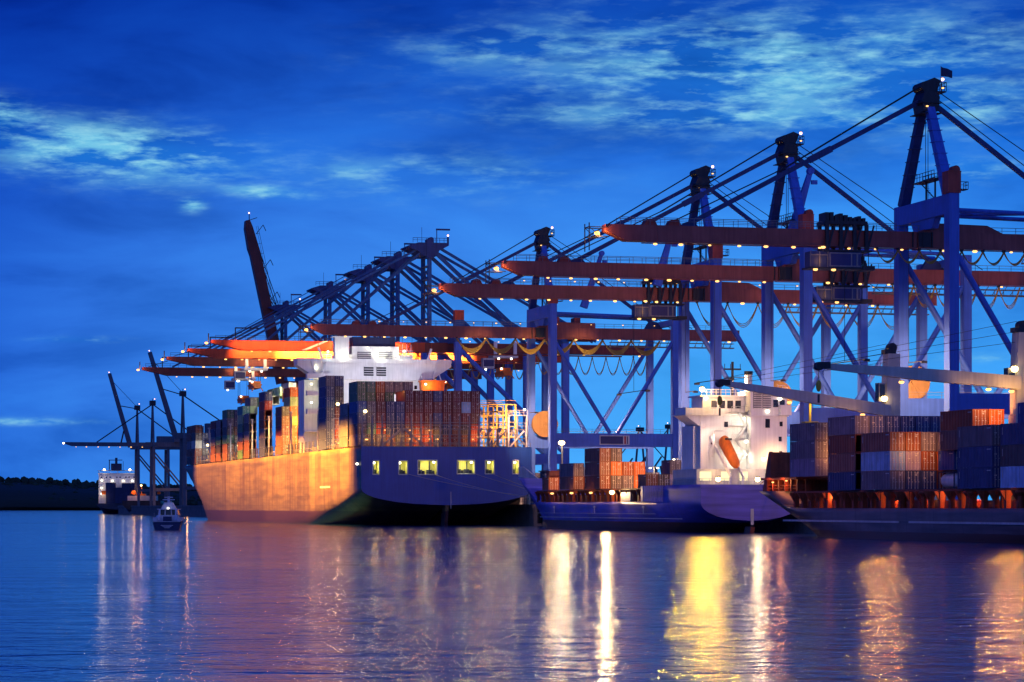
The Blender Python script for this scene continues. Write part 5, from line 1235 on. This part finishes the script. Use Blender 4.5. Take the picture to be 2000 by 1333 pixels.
for x, y, z in ((-18.6, 194, 33), (-19.4, 244, 26), (-18.8, 327.5, 28), (-17.5, 125, 27), (-13, 124, 36), (-15, 158.5, 31), (-21, 4.5, 30), (-20, 50, 33.5)):
    put('flood_lamp', ME['flood_lamp'], big, (x, y, z), 0, None, (.9,.9,.9))

# ---- small blue ship
GS = 'containers on the small blue ship'
SB = -21.9; zs = 8.78
hS = [3,3,2,2,1]
stack(SB, 579, zs, 40, hS, table(["rust charcoal slate orange brown","brown orange rust orange","brown charcoal"], ['brown']), 'small blue ship aft bay', GS)
stack(SB, 600.5, zs, 40, [2], table(["brown","slate"], ['brown']), 'small blue ship middle bay', GS)
stack(SB+P25, 600.5, zs, 20, [1], table(["orange"], ['orange']), 'inboard, small blue ship middle bay', GS)
stack(SB, 622, zs, 20, [1], table(["rust"], ['rust']), 'small blue ship bow end', GS)
stack(-18.4, 556, zs, 20, [1,1,2], table(["brown charcoal lilac","- - slate"], ['grey']), 'ahead of the white ship house', GS)
for x, y, z, p in ((-7, 62, 12, 4200), (1, 60, 11.5, 4200), (-9.2, 86.5, 11, 1200), (-9.2, 108, 11, 1200)): flood((x, y, z), p, (1,.40,.11), small, (x, y+6, z+.5), 130, .3)

# ---- near dark ship
GN = 'containers on the near dark ship'
NB = -26.2; zn = 7.57; PT = 2.94
stack(NB, 433.6, 9.97, 40, [3,3,3], table(["lilac charcoal charcoal","slate rust charcoal","slate navy rust"], ['charcoal','rust']), 'near ship bow bay', GN, PT)
hN2 = [4,4,4,4,4,4]
hN3 = [3,3,3,3,3]
stack(NB, 415.4, zn, 40, hN2, table(["navy","brown","rust","slate navy navy navy navy navy"], ['navy']), 'near ship second bay', GN, PT, behind=hN3)
stack(NB, 400.6, zn, 40, hN3, table(["slate navy navy rust brown","lightblue lilac rust orange rust","brown rust slate slate charcoal"], ['charcoal','rust']), 'near ship third bay', GN, PT)
for k, col, lab in ((1, 'blue', 'blue short container standing on the tank container of the near dark ship'), (2, 'slate', 'slate short container topmost above the tank container on the near dark ship')):
    container(NB+1.25+2.85*P25, 393.2, zn+k*PT, 20, col, lab, GN)
container(NB+1.25+3.9*P25, 393.4, zn+3*PT, 20, 'rust', 'rust short container behind the slate one, near dark ship', GN)
container(NB+1.25+4.6*P25, 391.4, zn+2*PT, 20, 'charcoal', 'charcoal short container inboard of the slate one, near dark ship', GN)
for k, (col, lab) in enumerate((('rust', 'long reddish container high beside the tall deck crane, near dark ship'), ('orange', 'bright orange container at the tall deck crane, near dark ship'))):
    container(-19.1+k*P25+.4, 383.8, zn+3*PT, 40, col, lab.replace('lying crosswise ', 'stacked '), GN)
for k in range(3): container(-19.1+.4, 383.8, zn+k*PT, 40, ['navy','slate','charcoal','brown'][k], f"{['navy','slate','charcoal','brown'][k]} container {['at the foot','second up','third up','fourth up'][k]} under the reddish one, near dark ship", GN) if k > 1 else None
hN5 = [3]; stack(NB, 362.4, zn, 40, hN5, table(["navy","navy","slate"], ['navy']), 'near ship fifth bay', GN, PT)
hN6 = [3,4]; stack(NB, 347.4, zn, 40, hN6, table(["lightblue navy","charcoal navy","navy navy","- blue"], ['navy']), 'near ship last bay in view', GN, PT, behind=[0])
def tank_container():
    t = thing('tank_container', 'pale blue cylindrical tank in a frame, lowest beside the doors on the near ship', 'tank container', W(NB+1.25+2.85*P25, 393.2, zn), None)
    s = MB(); L_, H, Wd = 6.06, 2.7, 2.44
    for x in (-Wd/2+.08, Wd/2-.08):
        for z in (.08, H-.08): s.bar((x, 0, z), (x, L_, z), .16)
        for y in (.08, L_-.08): s.bar((x, y, 0), (x, y, H), .16)
    for y in (.08, L_-.08):
        for z in (.08, H-.08): s.bar((-Wd/2, y, z), (Wd/2, y, z), .16)
    s.build('frame', M['navy'], t)
    s = MB(); n = 20; prof = [(.25,.2), (.3,.75), (.55,1.05), (.9,1.14), (5.16,1.14), (5.5,1.05), (5.76,.75), (5.8,.2)]; vs = []
    for y, r in prof:
        for k in range(n): a = 2*math.pi*k/n; vs.append((r*math.cos(a), y, 1.35+r*math.sin(a)))
    fs = [(i*n+k, i*n+(k+1)%n, (i+1)*n+(k+1)%n, (i+1)*n+k) for i in range(len(prof)-1) for k in range(n)] + [tuple(range(n)), tuple(range((len(prof)-1)*n, len(prof)*n))]
    s.add(vs, fs); s.build('tank', paint('tank_pale_blue', (.66,.74,.86), .35, .2, .8), t, True)
tank_container()
for x, y, z, p in ((-4.2, 49, 20.5, 3000), (-9, 66, 14, 1500), (-9.3, 100, 14, 1500), (-10, 81, 18.5, 600)): flood((x, y, z), p, (1,.36,.10), near, (x, y+6, z), 130, .3)
for y, p in ((106, 1000), (88, 800), (70, 800), (44, 600), (22, 600)): flood((-38, y, 19), p, (1,.36,.30), near, (-13, y, 12), 110, .8)  # added fill over open water, warms the port container sides
# ================================================================ things standing on the quay
def quay_stack(B, A, cols, place, group='containers stacked on the quay'):
    for k, col in enumerate(cols):
        container(B, A, QZ+.02+k*2.93, 40, col, f"{CWORD.get(col, col)} container, {['bottom','second','third','fourth'][k]} in the stack {place}", group)
quay_stack(12, 690, ['blue','blue','tan'], 'under the orange spreader on the quay')
quay_stack(9.0, 690, ['navy','slate'], 'left of the spreader on the quay')
quay_stack(15.0, 690, ['blue','blue'], 'right of the spreader on the quay')
quay_stack(-1+4.5, 746, ['slate','teal','rust'], 'behind the tall blue leg on the quay')
quay_stack(7.2, 748, ['grey','slate','charcoal'], 'behind the bright mast lamp on the quay')
quay_stack(20, 742, ['navy','blue','blue'], 'behind the lamp posts on the quay')
quay_stack(22.7, 742, ['navy','slate','navy'], 'right of the lamp posts on the quay')
for B_, A_, cs in ((14, 760, 'navy blue blue'), (17, 760, 'blue slate navy'), (26, 755, 'blue blue navy'), (29, 755, 'slate navy'), (36, 730, 'navy blue slate'), (39, 730, 'blue navy'), (45, 735, 'slate blue navy'), (48, 735, 'navy navy'), (52, 560, 'blue navy blue'), (55, 560, 'navy slate rust'), (46, 500, 'navy blue navy'), (49, 500, 'blue slate')):
    quay_stack(B_, A_, cs.split(), f'{B_} metres behind the quay edge')
def spreader():
    t = thing('spreader', 'orange lifting spreader resting on the tan container on the quay', 'spreader', W(12, 690, QZ+.02+3*2.93), None)
    s = MB(); s.box(-1.2, 1.2, .3, 11.9, .02, .5); s.box(-1.3, 1.3, 3.5, 8.7, .52, 1.5)
    for y in (1, 11): s.box(-1.22, 1.22, y-.5, y+.5, .5, .9)
    s.build('spreader_frame', M['orange'], t)
    s = MB(); s.prism([(-1.2, 1.5), (1.2, 1.5), (.7, 2.6), (-.7, 2.6)], 5, 7.2)
    for x in (-.8, .8): s.tube((x, 4.8, 2.2), (x, 7.4, 2.2), .5, n=12)
    s.build('headblock', M['dark'], t)
spreader()
for A_, B_, p in ((688, 8.5, 1500),): point_light(tuple(W(B_, A_, QZ+11.5)), p, (1,.5,.15))
def lamp_post(B, A, h, label, kind='white', p=260):
    t = thing('lamp_post', label, 'lamp post', W(B, A, QZ), None, 'lamp posts on the quay')
    s = MB(); s.tube((0,0,0), (0,0,h), .16, .1, 8); s.box(-.35, .35, -.35, .35, 0, .6); s.build('pole', M['offwhite'], t)
    s = MB(); s.bar((-1.0,0,h), (1.0,0,h), .18)
    for x in (-1.0, 1.0): s.box(x-.3, x+.3, -.45, .45, h-.12, h+.1)
    s.build('lamp_arm', M['steel'], t)
    for x in (-1.0, 1.0): put('lamp', ME['white_lamp'], t, (x, 0, h-.25), 0, None, (1,1,.5))
    point_light((0, -1.2, h-.7), p, (1,.68,.32), t, .3)
lamp_post(17.5, 700, 10.2, 'lamp post left of the tan container on the quay')
lamp_post(23.6, 690, 9.6, 'lamp post between the tan container and the white ship house')
lamp_post(1.0, 740, 11.5, 'lamp post beside the large ship stern, left of the tall blue leg')
lamp_post(33, 700, 12, 'lamp post half hidden behind the white ship house')
def shed(B, A, w_, l_, h, label, col):
    t = thing('shed', label, 'building', W(B, A, QZ), None)
    m = paint('shed_paint', col, .6, .3, .3)
    s = MB(); s.box(-w_/2, w_/2, 0, l_, 0, h)
    for k in range(int(w_/1.2)): s.box(-w_/2+.2+k*1.2, -w_/2+.5+k*1.2, -.06, 0, .2, h-.3)
    s.build('wall', m, t)
    s = MB(); s.prism([(-w_/2-.4, h), (w_/2+.4, h), (w_/2+.4, h+.3), (0, h+1.6), (-w_/2-.4, h+.3)], -.5, l_+.5); s.build('roof', M['steel'], t)
    s = MB(); s.box(-2, 2, -.1, -.061, .1, 4.2); s.build('door', M['offwhite'], t)
shed(42, 800, 30, 20, 10, 'low dark blue shed on the quay behind the small blue ship', (.04,.07,.22))
def straddle(B, A, label, col, carry=None, rot=None):
    """straddle carrier: two wheel beams, four columns, top frame, cab"""
    t = thing('straddle_carrier', label, 'straddle carrier', W(B, A, QZ), rot, 'straddle carriers on the quay')
    s = MB()
    for x in (-2.2, 2.2):
        s.box(x-.4, x+.4, -1.2, 9.8, .9, 1.7)
        for y in (0, 8.6): s.box(x-.3, x+.3, y-.4, y+.4, 1.7, 12.4)
        s.box(x-.35, x+.35, -.6, 9.2, 12.4, 13.2)
    for y in (0, 8.6): s.box(-1.85, 1.85, y-.35, y+.35, 12.45, 13.1)
    s.build('frame', M[col], t)
    for x in (-2.2, 2.2):
        for y in (0, 2.8, 5.8, 8.6):
            s = MB(); s.tube((x-.3, y, .75), (x+.3, y, .75), .75, n=14); s.build('wheel', M['rubber'], t)
    s = MB(); s.box(-2.9, -1.2, -2.2, -.5, 10.3, 12.3, 0); s.box(-2.8, -1.3, -2.25, -2.2, 10.9, 12.1, 1); s.build('cab', [M['offwhite'], M['glass']], t)
    s = MB(); s.box(-1.6, 1.6, 2, 6.6, 13.2, 14.3); s.build('engine_house', M[col], t)
    for x in (-2.4, 2.4): put('head_lamp', ME['white_lamp'], t, (x, -.6, 11.8), 0, None, (.7,.7,.7))
straddle(10, 775, 'yellow straddle carrier on the quay past the large ship stern, left of the leg', 'yellow')
straddle(36, 640, 'orange straddle carrier on the quay between two blue cranes', 'orange')
straddle(29, 520, 'yellow straddle carrier on the quay behind the near ship, right of the crane pedestal', 'yellow')
def wing_container(u, v, lab, col, A, size=40):
    pass
# container held high behind the braces (on top of a stack far back on the quay)
quay_stack(58, 905, ['slate','slate','grey','tan'], 'seen between the braces, left of the pair')
quay_stack(60.7, 905, ['slate','slate','grey','navy'], 'seen between the braces, right of the pair')
# generator hut at the water edge between the ships
def quay_hut():
    t = thing('quay_hut', 'low lit hut at the quay edge between the two moored ships', 'hut', W(2.6, 690, QZ), None)
    s = MB(); s.box(-1.6, 4.0, 0, 6, 0, 2.4); s.box(-1.9, 4.3, -.3, 6.3, 2.4, 2.6); s.build('wall', M['offwhite'], t)
    for x in (-1.0, 1.2, 3.4): put('hut_lamp', ME['white_lamp'], t, (x, -.35, 1.9), 0, None, (.7,.7,.7))
    point_light((1.2, -1.8, 1.9), 160, (1,.75,.35), t, .3)
quay_hut()
# mooring lines
def line(p, q, label, sag=1.2, r=.06):
    s = MB(); p, q = Vector(p), Vector(q); pts = []
    for k in range(17):
        f = k/16; c = p.lerp(q, f); c.z -= sag*4*f*(1-f); pts.append(c)
    s.path(pts, r, 5)
    tag(s.build('mooring_line', paint('rope_pale', (.5,.46,.42), .8, .2, 1)), label, 'rope', 'mooring lines of the moored ships')
def bigp(x, y, z): return W(BC+x, BA+y, z)
def smallp(x, y, z): return W(SCn+x, SA+y, z)
line(bigp(-11, -.2, 13.6), W(1.2, 672, QZ+.5), 'mooring line from the second lit opening of the navy transom', 1.0)
line(bigp(-4, -.2, 13.6), W(1.3, 674, QZ+.5), 'mooring line from the widest left opening of the navy transom', 1.6)
line(bigp(6.8, -.2, 13.8), W(1.0, 668, QZ+.5), 'mooring line from the wide right opening of the navy transom', .6)
line(bigp(11.8, -.2, 13.8), W(1.2, 678, QZ+.5), 'mooring line from the narrow right opening of the navy transom', .6)
line(smallp(4, .4, 9.0), W(-8, 489.5, 8.2), 'mooring line from the blue stern towards the near ship bow', .4, .05)
